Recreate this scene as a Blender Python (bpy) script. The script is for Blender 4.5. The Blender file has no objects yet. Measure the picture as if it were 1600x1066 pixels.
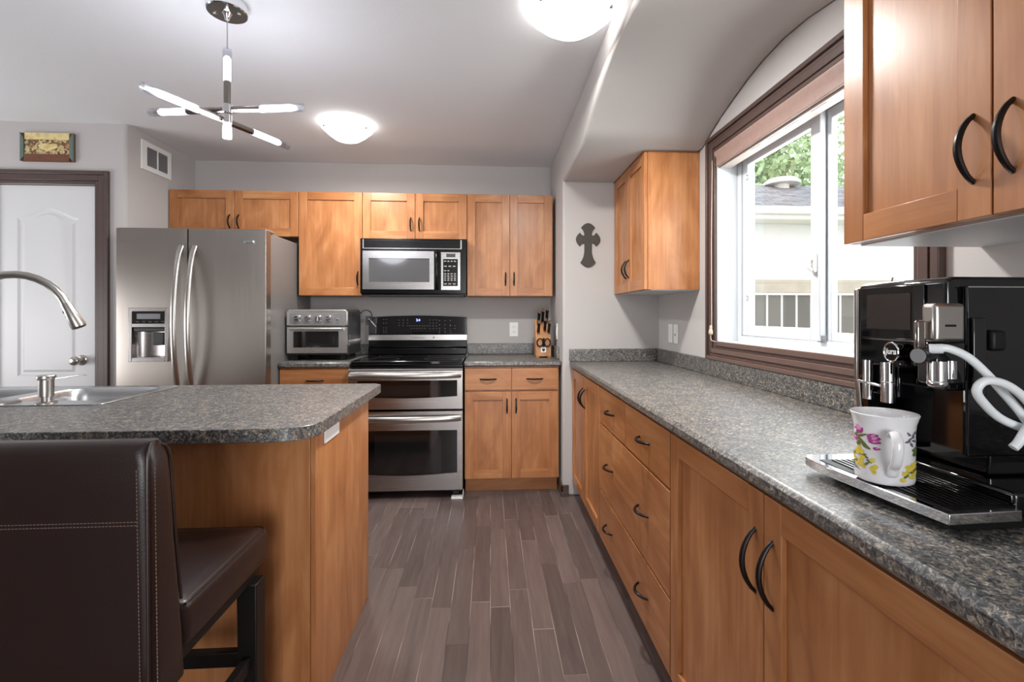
import bpy, bmesh, math, random
from mathutils import Vector, Matrix
random.seed(7)
PI = math.pi
S = bpy.context.scene
COL = S.collection

# ------------------------------------------------------------------ camera, light, exposure
CAM_H, YAW, F_PX = 1.2289, 0.0657, 753.92
cam_d = bpy.data.cameras.new('camera')
cam = bpy.data.objects.new('camera', cam_d)
COL.objects.link(cam)
cam.location = (0, 0, CAM_H)
cam.rotation_euler = (PI / 2, 0, -YAW)
cam_d.sensor_fit = 'HORIZONTAL'
cam_d.sensor_width = 36
cam_d.lens = F_PX / 1600 * 36
cam_d.shift_x = -15.926 / 1600
cam_d.shift_y = -40.287 / 1600
cam_d.clip_start = 0.05
S.camera = cam

S.view_settings.view_transform = 'Standard'
S.view_settings.look = 'None'
S.view_settings.exposure = 0.0
S.view_settings.gamma = 1.0
S.view_settings.use_curve_mapping = False

w = bpy.data.worlds.new('overcast_sky')
S.world = w
w.use_nodes = True
bg = w.node_tree.nodes['Background']
bg.inputs['Color'].default_value = (0.93, 0.97, 1.0, 1)
bg.inputs['Strength'].default_value = 2.6


def area_light(name, loc, rot, sx, sy, power, color):
    d = bpy.data.lights.new(name, 'AREA')
    d.shape = 'RECTANGLE'
    d.size, d.size_y, d.energy, d.color = sx, sy, power, color
    o = bpy.data.objects.new(name, d)
    o.location, o.rotation_euler = loc, rot
    COL.objects.link(o)
    return o


def point_light(name, loc, power, color, radius, parent=None):
    d = bpy.data.lights.new(name, 'POINT')
    d.energy, d.color, d.shadow_soft_size = power, color, radius
    o = bpy.data.objects.new(name, d)
    o.location = loc
    COL.objects.link(o)
    return o


# added fill lights with no seen source, behind the camera and at the left
area_light('added_rear_fill', (.25, -3.38, 1.2), (PI / 2 + .25, 0, 0), 1.5, 2.0, 82, (.98, .985, 1.0))
area_light('added_left_fill', (-4.36, 1.75, 1.35), (PI / 2 + .4, 0, -PI / 2), 1.8, 1.7, 74, (.98, .985, 1.0))
# daylight through the kitchen window
area_light('window_daylight', (1.46, 1.83, 1.62), (PI / 2 - .35, 0, PI / 2), 1.0, 0.85, 19, (0.95, 0.98, 1.0))


# ------------------------------------------------------------------ materials
def mat(name):
    m = bpy.data.materials.new(name)
    m.use_nodes = True
    return m, m.node_tree, m.node_tree.nodes['Principled BSDF']


def N(nt, kind, **kw):
    n = nt.nodes.new(kind)
    for k, v in kw.items():
        setattr(n, k, v)
    return n


def lin(c):
    return tuple(((x / 255) / 12.92 if x / 255 <= .04045 else ((x / 255 + .055) / 1.055) ** 2.4) for x in c) + (1,)


def simple(name, rgb, rough=.5, metal=0., spec=.5, coat=0., bump=0., bscale=60., var=0.):
    m, nt, p = mat(name)
    p.inputs['Base Color'].default_value = lin(rgb)
    p.inputs['Roughness'].default_value = rough
    p.inputs['Metallic'].default_value = metal
    p.inputs['Specular IOR Level'].default_value = spec
    p.inputs['Coat Weight'].default_value = coat
    p.inputs['Coat Roughness'].default_value = .05
    if bump or var:
        tc = N(nt, 'ShaderNodeTexCoord')
        no = N(nt, 'ShaderNodeTexNoise')
        no.inputs['Scale'].default_value = bscale
        no.inputs['Detail'].default_value = 4
        nt.links.new(tc.outputs['Object'], no.inputs['Vector'])
        if bump:
            b = N(nt, 'ShaderNodeBump')
            b.inputs['Strength'].default_value = bump
            b.inputs['Distance'].default_value = .004
            nt.links.new(no.outputs['Fac'], b.inputs['Height'])
            nt.links.new(b.outputs['Normal'], p.inputs['Normal'])
        if var:
            mx = N(nt, 'ShaderNodeMix', data_type='RGBA')
            c = lin(rgb)
            mx.inputs['A'].default_value = tuple(x * (1 - var) for x in c[:3]) + (1,)
            mx.inputs['B'].default_value = tuple(min(1, x * (1 + var)) for x in c[:3]) + (1,)
            nt.links.new(no.outputs['Fac'], mx.inputs['Factor'])
            nt.links.new(mx.outputs['Result'], p.inputs['Base Color'])
    return m


def ramp(nt, stops):
    r = N(nt, 'ShaderNodeValToRGB')
    e = r.color_ramp.elements
    while len(e) < len(stops):
        e.new(.5)
    for el, (pos, c) in zip(e, stops):
        el.position = pos
        el.color = c
    return r


def wood(name, dark, mid, light, rough=.33):
    """maple: grain runs along V of the uv map (metres), each board has its own offset"""
    m, nt, p = mat(name)
    L = nt.links.new
    uv = N(nt, 'ShaderNodeUVMap')
    mp = N(nt, 'ShaderNodeMapping')
    mp.inputs['Scale'].default_value = (38, 2.2, 1)
    L(uv.outputs['UV'], mp.inputs['Vector'])
    n1 = N(nt, 'ShaderNodeTexNoise')
    n1.inputs['Scale'].default_value = 1.0
    n1.inputs['Detail'].default_value = 6
    n1.inputs['Roughness'].default_value = .62
    n1.inputs['Distortion'].default_value = .5
    L(mp.outputs['Vector'], n1.inputs['Vector'])
    mp2 = N(nt, 'ShaderNodeMapping')
    mp2.inputs['Scale'].default_value = (7, 2.4, 1)
    L(uv.outputs['UV'], mp2.inputs['Vector'])
    n2 = N(nt, 'ShaderNodeTexNoise')
    n2.inputs['Scale'].default_value = 1.0
    n2.inputs['Detail'].default_value = 3
    n2.inputs['Distortion'].default_value = 1.2
    L(mp2.outputs['Vector'], n2.inputs['Vector'])
    ad = N(nt, 'ShaderNodeMix', data_type='FLOAT')
    ad.inputs['Factor'].default_value = .58
    L(n1.outputs['Fac'], ad.inputs['A'])
    L(n2.outputs['Fac'], ad.inputs['B'])
    r = ramp(nt, [(.3, lin(dark)), (.5, lin(mid)), (.72, lin(light))])
    L(ad.outputs['Result'], r.inputs['Fac'])
    L(r.outputs['Color'], p.inputs['Base Color'])
    p.inputs['Roughness'].default_value = rough
    p.inputs['Specular IOR Level'].default_value = .4
    b = N(nt, 'ShaderNodeBump')
    b.inputs['Strength'].default_value = .05
    b.inputs['Distance'].default_value = .002
    L(n1.outputs['Fac'], b.inputs['Height'])
    L(b.outputs['Normal'], p.inputs['Normal'])
    return m


def granite(name):
    m, nt, p = mat(name)
    L = nt.links.new
    tc = N(nt, 'ShaderNodeTexCoord')
    v = N(nt, 'ShaderNodeTexNoise')
    v.inputs['Scale'].default_value = 135
    v.inputs['Detail'].default_value = 5
    v.inputs['Roughness'].default_value = .75
    v.inputs['Distortion'].default_value = .8
    L(tc.outputs['Object'], v.inputs['Vector'])
    r = ramp(nt, [(.36, lin((34, 34, 35))), (.45, lin((72, 74, 77))), (.52, lin((108, 109, 110))), (.59, lin((160, 154, 142))),
                  (.70, lin((222, 214, 196)))])
    L(v.outputs['Fac'], r.inputs['Fac'])
    v2 = N(nt, 'ShaderNodeTexNoise')
    v2.inputs['Scale'].default_value = 38
    v2.inputs['Detail'].default_value = 3
    L(tc.outputs['Object'], v2.inputs['Vector'])
    r2 = ramp(nt, [(.38, lin((84, 90, 96))), (.5, lin((140, 140, 138))), (.62, lin((190, 176, 158)))])
    L(v2.outputs['Fac'], r2.inputs['Fac'])
    mx = N(nt, 'ShaderNodeMix', data_type='RGBA', blend_type='OVERLAY')
    mx.inputs['Factor'].default_value = .55
    L(r.outputs['Color'], mx.inputs['A'])
    L(r2.outputs['Color'], mx.inputs['B'])
    L(mx.outputs['Result'], p.inputs['Base Color'])
    p.inputs['Roughness'].default_value = .4
    p.inputs['Specular IOR Level'].default_value = .85
    return m


def steel(name, rgb=(178, 174, 170), rough=.27, aniso=.6, rot=0., streak='z'):
    m, nt, p = mat(name)
    L = nt.links.new
    p.inputs['Metallic'].default_value = 1
    p.inputs['Base Color'].default_value = lin(rgb)
    p.inputs['Roughness'].default_value = rough
    p.inputs['Anisotropic'].default_value = aniso
    p.inputs['Anisotropic Rotation'].default_value = rot
    if streak:
        tc = N(nt, 'ShaderNodeTexCoord')
        mp = N(nt, 'ShaderNodeMapping')
        mp.inputs['Scale'].default_value = {'z': (260, 260, 2), 'x': (2, 260, 260)}[streak]
        L(tc.outputs['Object'], mp.inputs['Vector'])
        n = N(nt, 'ShaderNodeTexNoise')
        n.inputs['Scale'].default_value = 1
        n.inputs['Detail'].default_value = 3
        L(mp.outputs['Vector'], n.inputs['Vector'])
        mr = N(nt, 'ShaderNodeMapRange')
        mr.inputs['To Min'].default_value = rough - .06
        mr.inputs['To Max'].default_value = rough + .08
        L(n.outputs['Fac'], mr.inputs['Value'])
        L(mr.outputs['Result'], p.inputs['Roughness'])
    return m


def planks(name):
    m, nt, p = mat(name)
    L = nt.links.new

    def math_(op, a=None, b=None, av=0., bv=0.):
        n = N(nt, 'ShaderNodeMath', operation=op)
        n.inputs[0].default_value = av
        n.inputs[1].default_value = bv
        if a is not None:
            L(a, n.inputs[0])
        if b is not None:
            L(b, n.inputs[1])
        return n.outputs[0]
    tc = N(nt, 'ShaderNodeTexCoord')
    sx = N(nt, 'ShaderNodeSeparateXYZ')
    L(tc.outputs['Object'], sx.inputs[0])
    W, LEN = .083, .74
    u = math_('DIVIDE', sx.outputs['X'], bv=W)
    row = math_('FLOOR', u)
    wn = N(nt, 'ShaderNodeTexWhiteNoise', noise_dimensions='1D')
    L(row, wn.inputs['W'])
    off = math_('MULTIPLY', wn.outputs['Value'], bv=7.3)
    vv = math_('ADD', math_('DIVIDE', sx.outputs['Y'], bv=LEN), off)
    colr = math_('FLOOR', vv)
    cx = N(nt, 'ShaderNodeCombineXYZ')
    L(row, cx.inputs[0])
    L(colr, cx.inputs[1])
    w2 = N(nt, 'ShaderNodeTexWhiteNoise', noise_dimensions='2D')
    L(cx.outputs[0], w2.inputs['Vector'])
    # distance to plank edges in metres
    fu = math_('FRACT', u)
    fv = math_('FRACT', vv)
    du = math_('MULTIPLY', math_('MINIMUM', fu, math_('SUBTRACT', None, fu, av=1.)), bv=W)
    dv = math_('MULTIPLY', math_('MINIMUM', fv, math_('SUBTRACT', None, fv, av=1.)), bv=LEN)
    d = math_('MINIMUM', du, dv)
    gap = math_('LESS_THAN', d, bv=.0011)
    # grain
    cv = N(nt, 'ShaderNodeCombineXYZ')
    L(math_('MULTIPLY', sx.outputs['X'], bv=42.), cv.inputs[0])
    L(math_('MULTIPLY', sx.outputs['Y'], bv=3.2), cv.inputs[1])
    L(math_('MULTIPLY', w2.outputs['Value'], bv=40.), cv.inputs[2])
    n1 = N(nt, 'ShaderNodeTexNoise')
    n1.inputs['Scale'].default_value = 1
    n1.inputs['Detail'].default_value = 6
    n1.inputs['Distortion'].default_value = .7
    L(cv.outputs[0], n1.inputs['Vector'])
    f = math_('ADD', math_('MULTIPLY', w2.outputs['Value'], bv=.46), math_('MULTIPLY', n1.outputs['Fac'], bv=.6))
    r = ramp(nt, [(.15, lin((74, 63, 61))), (.5, lin((94, 81, 78))), (.9, lin((116, 102, 97)))])
    L(f, r.inputs['Fac'])
    # some joints have highlights painted in as pale colour, others are dark
    w3 = N(nt, 'ShaderNodeTexNoise')
    w3.inputs['Scale'].default_value = 3.1
    L(tc.outputs['Object'], w3.inputs['Vector'])
    rg = ramp(nt, [(.42, lin((62, 54, 53))), (.60, lin((164, 150, 138)))])
    L(w3.outputs['Fac'], rg.inputs['Fac'])
    mx = N(nt, 'ShaderNodeMix', data_type='RGBA')
    L(gap, mx.inputs['Factor'])
    L(r.outputs['Color'], mx.inputs['A'])
    L(rg.outputs['Color'], mx.inputs['B'])
    L(mx.outputs['Result'], p.inputs['Base Color'])
    p.inputs['Roughness'].default_value = .34
    b = N(nt, 'ShaderNodeBump')
    b.inputs['Strength'].default_value = .12
    b.inputs['Distance'].default_value = .002
    L(n1.outputs['Fac'], b.inputs['Height'])
    L(b.outputs['Normal'], p.inputs['Normal'])
    return m


def emit(name, rgb, strength):
    m, nt, p = mat(name)
    p.inputs['Base Color'].default_value = (.9, .9, .9, 1)
    p.inputs['Emission Color'].default_value = rgb + (1,)
    p.inputs['Emission Strength'].default_value = strength
    return m


def thin_glass(name, rough=0., tint=(1, 1, 1), refl=.08):
    m, nt, p = mat(name)
    nt.nodes.remove(p)
    L = nt.links.new
    t = N(nt, 'ShaderNodeBsdfTransparent')
    t.inputs['Color'].default_value = tint + (1,)
    g = N(nt, 'ShaderNodeBsdfGlossy')
    g.inputs['Roughness'].default_value = rough
    mx = N(nt, 'ShaderNodeMixShader')
    mx.inputs[0].default_value = refl
    L(t.outputs[0], mx.inputs[1])
    L(g.outputs[0], mx.inputs[2])
    L(mx.outputs[0], nt.nodes['Material Output'].inputs['Surface'])
    return m


def blotches(name, cols, scale, rough=.6):
    m, nt, p = mat(name)
    tc = N(nt, 'ShaderNodeTexCoord')
    n = N(nt, 'ShaderNodeTexNoise')
    n.inputs['Scale'].default_value = scale
    n.inputs['Detail'].default_value = 5
    nt.links.new(tc.outputs['Object'], n.inputs['Vector'])
    r = ramp(nt, [(.3 + .4 * i / (len(cols) - 1), lin(c)) for i, c in enumerate(cols)])
    nt.links.new(n.outputs['Fac'], r.inputs['Fac'])
    nt.links.new(r.outputs['Color'], p.inputs['Base Color'])
    p.inputs['Roughness'].default_value = rough
    return m


def bricky(name, c1, c2, cm, scale, bw, rh, mortar=.02, rough=.9):
    m, nt, p = mat(name)
    tc = N(nt, 'ShaderNodeUVMap')
    b = N(nt, 'ShaderNodeTexBrick')
    b.inputs['Color1'].default_value = lin(c1)
    b.inputs['Color2'].default_value = lin(c2)
    b.inputs['Mortar'].default_value = lin(cm)
    b.inputs['Scale'].default_value = scale
    b.inputs['Brick Width'].default_value = bw
    b.inputs['Row Height'].default_value = rh
    b.inputs['Mortar Size'].default_value = mortar
    nt.links.new(tc.outputs['UV'], b.inputs['Vector'])
    nt.links.new(b.outputs['Color'], p.inputs['Base Color'])
    p.inputs['Roughness'].default_value = rough
    return m


M = dict(
    maple=wood('honey_maple', (142, 88, 50), (170, 113, 70), (196, 142, 96)),
    granite=granite('speckled_laminate'),
    floor=planks('grey_brown_planks'),
    wall=simple('greige_paint', (184, 180, 178), .75, bump=.08, bscale=220),
    ceiling=simple('ceiling_paint', (225, 226, 229), .85, bump=.25, bscale=160),
    white=simple('white_paint', (208, 208, 209), .45),
    plastic=simple('white_plastic', (232, 232, 230), .35),
    vinyl=simple('white_vinyl', (204, 208, 212), .4),
    trim=simple('dark_brown_trim', (76, 60, 56), .38, var=.15, bscale=30),
    sill=simple('brown_sill_trim', (102, 82, 75), .38, var=.12, bscale=30),
    blind=simple('brown_blind_wood', (146, 122, 114), .45, var=.15, bscale=40),
    rail=simple('blind_rail', (196, 184, 176), .5),
    cord=simple('blind_cord', (190, 168, 150), .7),
    bronze=simple('oil_rubbed_bronze', (34, 28, 27), .32, metal=.6),
    steel=steel('brushed_stainless', (156, 149, 143), .33, .65, 0., 'z'),
    steelx=steel('brushed_stainless_rows', (174, 170, 168), .24, .5, 0., 'x'),
    nickel=steel('brushed_nickel', (184, 180, 175), .28, .3, 0., None),
    chrome=steel('chrome', (228, 228, 230), .06, 0., 0., None),
    sink=steel('sink_steel', (192, 194, 196), .3, .2, 0., None),
    darknickel=steel('dark_polished_nickel', (150, 142, 136), .14, 0., 0., None),
    fridge_side=simple('grey_fridge_side', (112, 109, 107), .45, bump=.15, bscale=500),
    black=simple('black_enamel', (10, 10, 11), .2, spec=.25),
    blackglass=simple('black_glass', (9, 9, 11), .05, spec=.6, coat=.6),
    ovenglass=simple('oven_window_glass', (22, 21, 21), .07, spec=.6, coat=.4),
    mwglass=simple('microwave_window_glass', (84, 84, 86), .10, spec=.7, coat=.7),
    blackmatte=simple('black_matte_plastic', (14, 14, 15), .5, spec=.3),
    gloss=simple('piano_black', (8, 9, 12), .06, spec=.55, coat=.5),
    darkgrey=simple('dark_grey_plastic', (52, 51, 52), .45),
    midgrey=simple('grey_plastic', (120, 120, 122), .4),
    screen=simple('dark_screen', (46, 40, 38), .25),
    leather=simple('brown_leather', (36, 22, 19), .36, bump=.12, bscale=320, var=.15),
    thread=simple('pale_stitching', (116, 98, 90), .8),
    stoolleg=simple('espresso_wood', (18, 14, 13), .4, spec=.3),
    porcelain=simple('white_porcelain', (236, 236, 238), .12, coat=.4),
    magenta=simple('flower_magenta', (176, 62, 140), .3, var=.4, bscale=160),
    pink=simple('flower_pale_pink', (214, 150, 196), .3, var=.25, bscale=160),
    yellow=simple('flower_yellow', (222, 200, 78), .3, var=.35, bscale=160),
    leaf=simple('flower_leaf', (104, 116, 62), .3, var=.4, bscale=160),
    greyleaf=simple('flower_grey', (104, 100, 112), .3, var=.3, bscale=160),
    ink=simple('dark_ink', (30, 30, 40), .5),
    toaster=steel('toaster_steel', (212, 210, 207), .3, .2, 0., None),
    hose=simple('milky_silicone', (232, 237, 239), .3),
    iron=simple('dark_cast_metal', (58, 52, 46), .6, bump=.5, bscale=120, var=.3),
    blockwood=wood('knife_block_wood', (150, 100, 62), (182, 130, 88), (204, 156, 110), .5),
    navy=simple('navy_mark', (30, 42, 84), .5),
    dial=simple('panel_marking', (150, 146, 140), .5),
    bluelit=emit('blue_clock', (.12, .2, 1.0), 6),
    lamp=emit('lit_lamp', (.93, .95, 1.0), 9),
    dish=emit('lit_glass_dish', (1.0, .97, .93), 5.0),
    acrylic=thin_glass('clear_acrylic', .1, (.93, .94, .97), .22),
    pane=thin_glass('window_glass', 0., (1, 1, 1), .05),
    smoked=thin_glass('smoked_panel', .02, (.35, .36, .38), .16),
    stucco=simple('white_stucco', (238, 238, 236), .9, bump=.6, bscale=14, var=.06),
    shingle=bricky('grey_shingles', (112, 112, 118), (150, 150, 154), (84, 84, 90), 1, .32, .14, .012),
    fascia=simple('cream_fascia', (232, 230, 222), .6),
    fence=bricky('weathered_fence', (116, 112, 106), (138, 132, 124), (226, 224, 220), 1, 60, .145, .011),
    fencetop=simple('fence_rail_wood', (196, 186, 170), .85, var=.2, bscale=12),
    grass=simple('lawn', (132, 138, 118), .95, var=.4, bscale=8),
    leaves=simple('tree_leaves', (168, 190, 142), .7, var=.5, bscale=2.2),
    bark=simple('bark', (90, 78, 66), .9, bump=.6, bscale=20),
    rust=simple('picture_wood', (108, 66, 44), .6, var=.3, bscale=30),
    teal=simple('picture_edge', (94, 110, 104), .6, var=.2, bscale=30),
    art=blotches('generic_relief', [(50, 66, 44), (92, 54, 36), (214, 192, 140), (70, 62, 38), (150, 92, 58), (196, 168, 110)], 26),
    cream=blotches('cream_relief', [(206, 186, 130), (226, 206, 150), (190, 160, 100)], 18),
    bulbwarm=emit('warm_bulb', (1.0, .78, .5), 14),
)


# ------------------------------------------------------------------ mesh builder
class MB:
    def __init__(self):
        self.bm = bmesh.new()
        self.uv = self.bm.loops.layers.uv.new('UVMap')

    def _uv(self, faces, grain='z', off=None):
        g = {'x': 0, 'y': 1, 'z': 2}[grain]
        ox, oy = off if off else (random.uniform(0, 40), random.uniform(0, 40))
        for f in faces:
            n = f.normal if f.normal.length > 0 else Vector((0, 0, 1))
            f.normal_update()
            n = f.normal
            ax = max(range(3), key=lambda i: abs(n[i]))
            o = [i for i in range(3) if i != ax]
            if g in o:
                va = g
                ua = [i for i in o if i != g][0]
            else:
                ua, va = o
            for l in f.loops:
                l[self.uv].uv = (l.vert.co[ua] + ox, l.vert.co[va] + oy)

    def face(self, vs, mi=0):
        f = self.bm.faces.new(vs)
        f.material_index = mi
        return f

    def box(self, x0, x1, y0, y1, z0, z1, grain='z', mi=0, off=None):
        if x0 > x1: x0, x1 = x1, x0
        if y0 > y1: y0, y1 = y1, y0
        if z0 > z1: z0, z1 = z1, z0
        v = [self.bm.verts.new((x, y, z)) for z in (z0, z1) for y in (y0, y1) for x in (x0, x1)]
        fs = [self.face([v[i] for i in q], mi) for q in
              ((0, 2, 3, 1), (4, 5, 7, 6), (0, 1, 5, 4), (2, 6, 7, 3), (0, 4, 6, 2), (1, 3, 7, 5))]
        self._uv(fs, grain, off)
        return self

    def loft(self, loops, cap=True, mi=0, grain='z', closed=True):
        rows = [[self.bm.verts.new(p) for p in lp] for lp in loops]
        fs = []
        n = len(rows[0])
        for a, b in zip(rows, rows[1:]):
            for i in range(n if closed else n - 1):
                j = (i + 1) % n
                fs.append(self.face((a[i], a[j], b[j], b[i]), mi))
        if cap:
            fs.append(self.face(rows[0][::-1], mi))
            fs.append(self.face(rows[-1], mi))
        self._uv(fs, grain)
        return self

    def prism(self, poly, plane, a0, a1, mi=0, grain='z'):
        def P(p, a):
            return {'xy': (p[0], p[1], a), 'xz': (p[0], a, p[1]), 'yz': (a, p[0], p[1])}[plane]
        return self.loft([[P(p, a0) for p in poly], [P(p, a1) for p in poly]], True, mi, grain)

    def tube(self, pts, r, n=12, cap=True, mi=0, flat=None):
        pts = [Vector(p) for p in pts]
        rs = r if isinstance(r, (list, tuple)) else [r] * len(pts)
        loops = []
        up = None
        for i, p in enumerate(pts):
            t = (pts[min(i + 1, len(pts) - 1)] - pts[max(i - 1, 0)]).normalized()
            if up is None:
                up = Vector((0, 0, 1)) if abs(t.z) < .9 else Vector((1, 0, 0))
            a = t.cross(up).normalized()
            b = a.cross(t).normalized()
            up = b
            fa, fb = flat if flat else (1, 1)
            loops.append([p + (a * math.cos(2 * PI * k / n) * fa + b * math.sin(2 * PI * k / n) * fb) * rs[i] for k in range(n)])
        return self.loft(loops, cap, mi)

    def cyl(self, p0, p1, r0, r1=None, n=28, mi=0, cap=True):
        return self.tube([p0, p1], [r0, r0 if r1 is None else r1], n, cap, mi)

    def lathe(self, prof, c, n=48, mi=0, axis='z', cap=False):
        loops = []
        for r, h in prof:
            lp = []
            for k in range(n):
                a = 2 * PI * k / n
                if axis == 'z':
                    lp.append((c[0] + r * math.cos(a), c[1] + r * math.sin(a), c[2] + h))
                elif axis == 'y':
                    lp.append((c[0] + r * math.cos(a), c[1] + h, c[2] + r * math.sin(a)))
                else:
                    lp.append((c[0] + h, c[1] + r * math.cos(a), c[2] + r * math.sin(a)))
            loops.append(lp)
        return self.loft(loops, cap, mi)

    def holed(self, outer, holes, z0, z1, mi=0):
        """slab in xy with holes"""
        bm = self.bm
        edges = []
        for lp in [outer] + holes:
            vs = [bm.verts.new((x, y, z1)) for x, y in lp]
            for i in range(len(vs)):
                edges.append(bm.edges.new((vs[i], vs[(i + 1) % len(vs)])))
        r = bmesh.ops.triangle_fill(bm, use_beauty=True, use_dissolve=False, edges=edges, normal=(0, 0, 1))
        fs = [g for g in r['geom'] if isinstance(g, bmesh.types.BMFace)]
        e = bmesh.ops.extrude_face_region(bm, geom=fs, use_keep_orig=True)
        vs = [g for g in e['geom'] if isinstance(g, bmesh.types.BMVert)]
        bmesh.ops.translate(bm, vec=(0, 0, z0 - z1), verts=vs)
        for f in bm.faces:
            f.material_index = mi
        return self

    def done(self, name, mats, parent=None, bevel=0., seg=2, angle=35):
        bm = self.bm
        bmesh.ops.recalc_face_normals(bm, faces=bm.faces[:])
        if parent is not None:
            o = parent
            while o.parent:
                o = o.parent
            bmesh.ops.translate(bm, vec=-o.location, verts=bm.verts[:])
        for f in bm.faces:
            f.smooth = True
        lim = math.radians(angle)
        for e in bm.edges:
            e.smooth = len(e.link_faces) == 2 and e.calc_face_angle(0) < lim
        me = bpy.data.meshes.new(name)
        bm.to_mesh(me)
        bm.free()
        if not isinstance(mats, (list, tuple)):
            mats = [mats]
        for m in mats:
            me.materials.append(M[m] if isinstance(m, str) else m)
        ob = bpy.data.objects.new(name, me)
        COL.objects.link(ob)
        if parent is not None:
            ob.parent = parent
        if bevel:
            md = ob.modifiers.new('edge', 'BEVEL')
            md.width = bevel
            md.segments = seg
            md.limit_method = 'ANGLE'
            md.angle_limit = math.radians(38)
            md.harden_normals = False
        return ob


def tag(o, label, cat, group=None, kind=None):
    o['label'] = label
    o['category'] = cat
    if group:
        o['group'] = group
    if kind:
        o['kind'] = kind
    return o


def thing(name, loc, label, cat, group=None):
    o = bpy.data.objects.new(name, None)
    o.empty_display_size = .1
    o.location = loc
    COL.objects.link(o)
    return tag(o, label, cat, group)


def struct(o):
    o['kind'] = 'structure'
    return o


def rrect(x0, x1, y0, y1, r, n=6):
    pts = []
    for cx, cy, a0 in ((x1 - r, y1 - r, 0), (x0 + r, y1 - r, PI / 2), (x0 + r, y0 + r, PI), (x1 - r, y0 + r, 1.5 * PI)):
        for k in range(n + 1):
            a = a0 + k / n * PI / 2
            pts.append((cx + r * math.cos(a), cy + r * math.sin(a)))
    return pts


def smooth_path(pts, n=8):
    """Catmull-Rom"""
    P = [Vector(p) for p in pts]
    P = [P[0] * 2 - P[1]] + P + [P[-1] * 2 - P[-2]]
    out = []
    for i in range(1, len(P) - 2):
        for k in range(n):
            t = k / n
            a, b, c, d = P[i - 1], P[i], P[i + 1], P[i + 2]
            out.append(.5 * ((2 * b) + (c - a) * t + (2 * a - 5 * b + 4 * c - d) * t * t + (3 * b - a - 3 * c + d) * t ** 3))
    out.append(P[-2])
    return out


def text_part(name, body, mt, parent, loc, rot, size, extrude=.0006, shear=0., offset=0.):
    cu = bpy.data.curves.new(name, 'FONT')
    cu.body = body
    cu.size = size
    cu.extrude = extrude
    cu.align_x = 'CENTER'
    cu.align_y = 'CENTER'
    cu.shear = shear
    cu.offset = offset
    tmp = bpy.data.objects.new(name, cu)
    COL.objects.link(tmp)
    dg = bpy.context.evaluated_depsgraph_get()
    me = bpy.data.meshes.new_from_object(tmp.evaluated_get(dg))
    bpy.data.objects.remove(tmp)
    me.materials.clear()
    me.materials.append(M[mt])
    ob = bpy.data.objects.new(name, me)
    COL.objects.link(ob)
    r = parent
    while r.parent:
        r = r.parent
    ob.parent = parent
    ob.location = Vector(loc) - r.location
    ob.rotation_euler = rot
    return ob


# ------------------------------------------------------------------ measured frame (metres)
C = 2.44
YB, YD, YA = 3.93, 3.21, 3.2575
XL, XR, XW = -2.30, .491, 1.159
XFL, YR = -4.4, -3.4            # far left wall and rear wall of the open living area
ZT = 2.135

# ------------------------------------------------------------------ the setting
b = MB(); b.box(XFL - .1, XW + .2, YR - .1, YB + .1, -.05, 0)
struct(b.done('floor', 'floor'))
b = MB(); b.box(XFL - .1, XW + .2, YR - .1, YB + .1, C, C + .08)
struct(b.done('ceiling', 'ceiling'))
b = MB(); b.box(XL - .12, XW + .2, YB, YB + .12, 0, C)
struct(b.done('wall_back', 'wall'))
b = MB()
b.prism([(XFL, YD), (-3.075, YD), (-3.075, YD + .12), (XFL, YD + .12)], 'xy', 0, C)
nose = [(XL - .018 + .018 * math.sin(a), YD + .018 - .018 * math.cos(a)) for a in [PI / 2 * k / 6 for k in range(7)]]
b.prism([(-2.475, YD)] + nose + [(XL, YB), (XL - .12, YB), (XL - .12, YD + .12), (-2.475, YD + .12)], 'xy', 0, C)
b.box(-3.075, -2.475, YD, YD + .12, 2.05, C)
struct(b.done('wall_left', 'wall'))
b = MB(); b.box(XR, XW + .2, YA, YB, 0, C)
struct(b.done('wall_alcove', 'wall', bevel=.016, seg=4))
WY0, WY1, WZ0, WZ1 = 1.24, 2.405, 1.085, 2.067       # window opening
b = MB()
b.box(XW, XW + .2, YR, WY0, 0, C); b.box(XW, XW + .2, WY1, YA, 0, C)
b.box(XW, XW + .2, WY0, WY1, 0, WZ0); b.box(XW, XW + .2, WY0, WY1, WZ1, C)
struct(b.done('wall_right', 'wall'))
b = MB(); b.box(XFL - .1, XFL, YR, YD + .12, 0, C)
struct(b.done('wall_far_left', 'wall'))
# rear wall with an opening made up for the added rear fill
b = MB()
b.box(XFL, -.55, YR - .1, YR, 0, C); b.box(1.05, XW, YR - .1, YR, 0, C); b.box(-.55, 1.05, YR - .1, YR, 2.3, C)
struct(b.done('wall_rear', 'wall'))

# arched soffit over the alcove
arc = [(2.56, 2.14), (2.45, 2.186), (2.35, 2.222), (2.24, 2.252), (2.1, 2.288), (1.97, 2.309), (1.83, 2.318),
       (1.69, 2.309), (1.56, 2.288), (1.42, 2.252), (1.31, 2.222), (1.21, 2.186), (1.10, 2.14)]
prof = [(YA, C)] + [(YA, 2.135)] + arc + [(YR, 2.135), (YR, C)]
b = MB(); b.prism(prof, 'yz', XR, XW)
o = struct(b.done('ceiling_soffit', 'wall', bevel=.016, seg=4))
o.modifiers[0].angle_limit = math.radians(60)


def base_profile(mb, poly2, a0, a1, plane):
    mb.prism(poly2, plane, a0, a1)


# baseboard on the end of the alcove wall
b = MB()
b.box(XR - .012, XR, YA - .013, 3.385, 0, .075); b.box(XR - .012, XR + .04, YA - .013, YA, 0, .075)
b.box(XR - .017, XR - .012, YA - .018, 3.385, 0, .03); b.box(XR - .017, XR + .04, YA - .018, YA - .013, 0, .03)
struct(b.done('baseboard_alcove', 'trim', bevel=.003))


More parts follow.
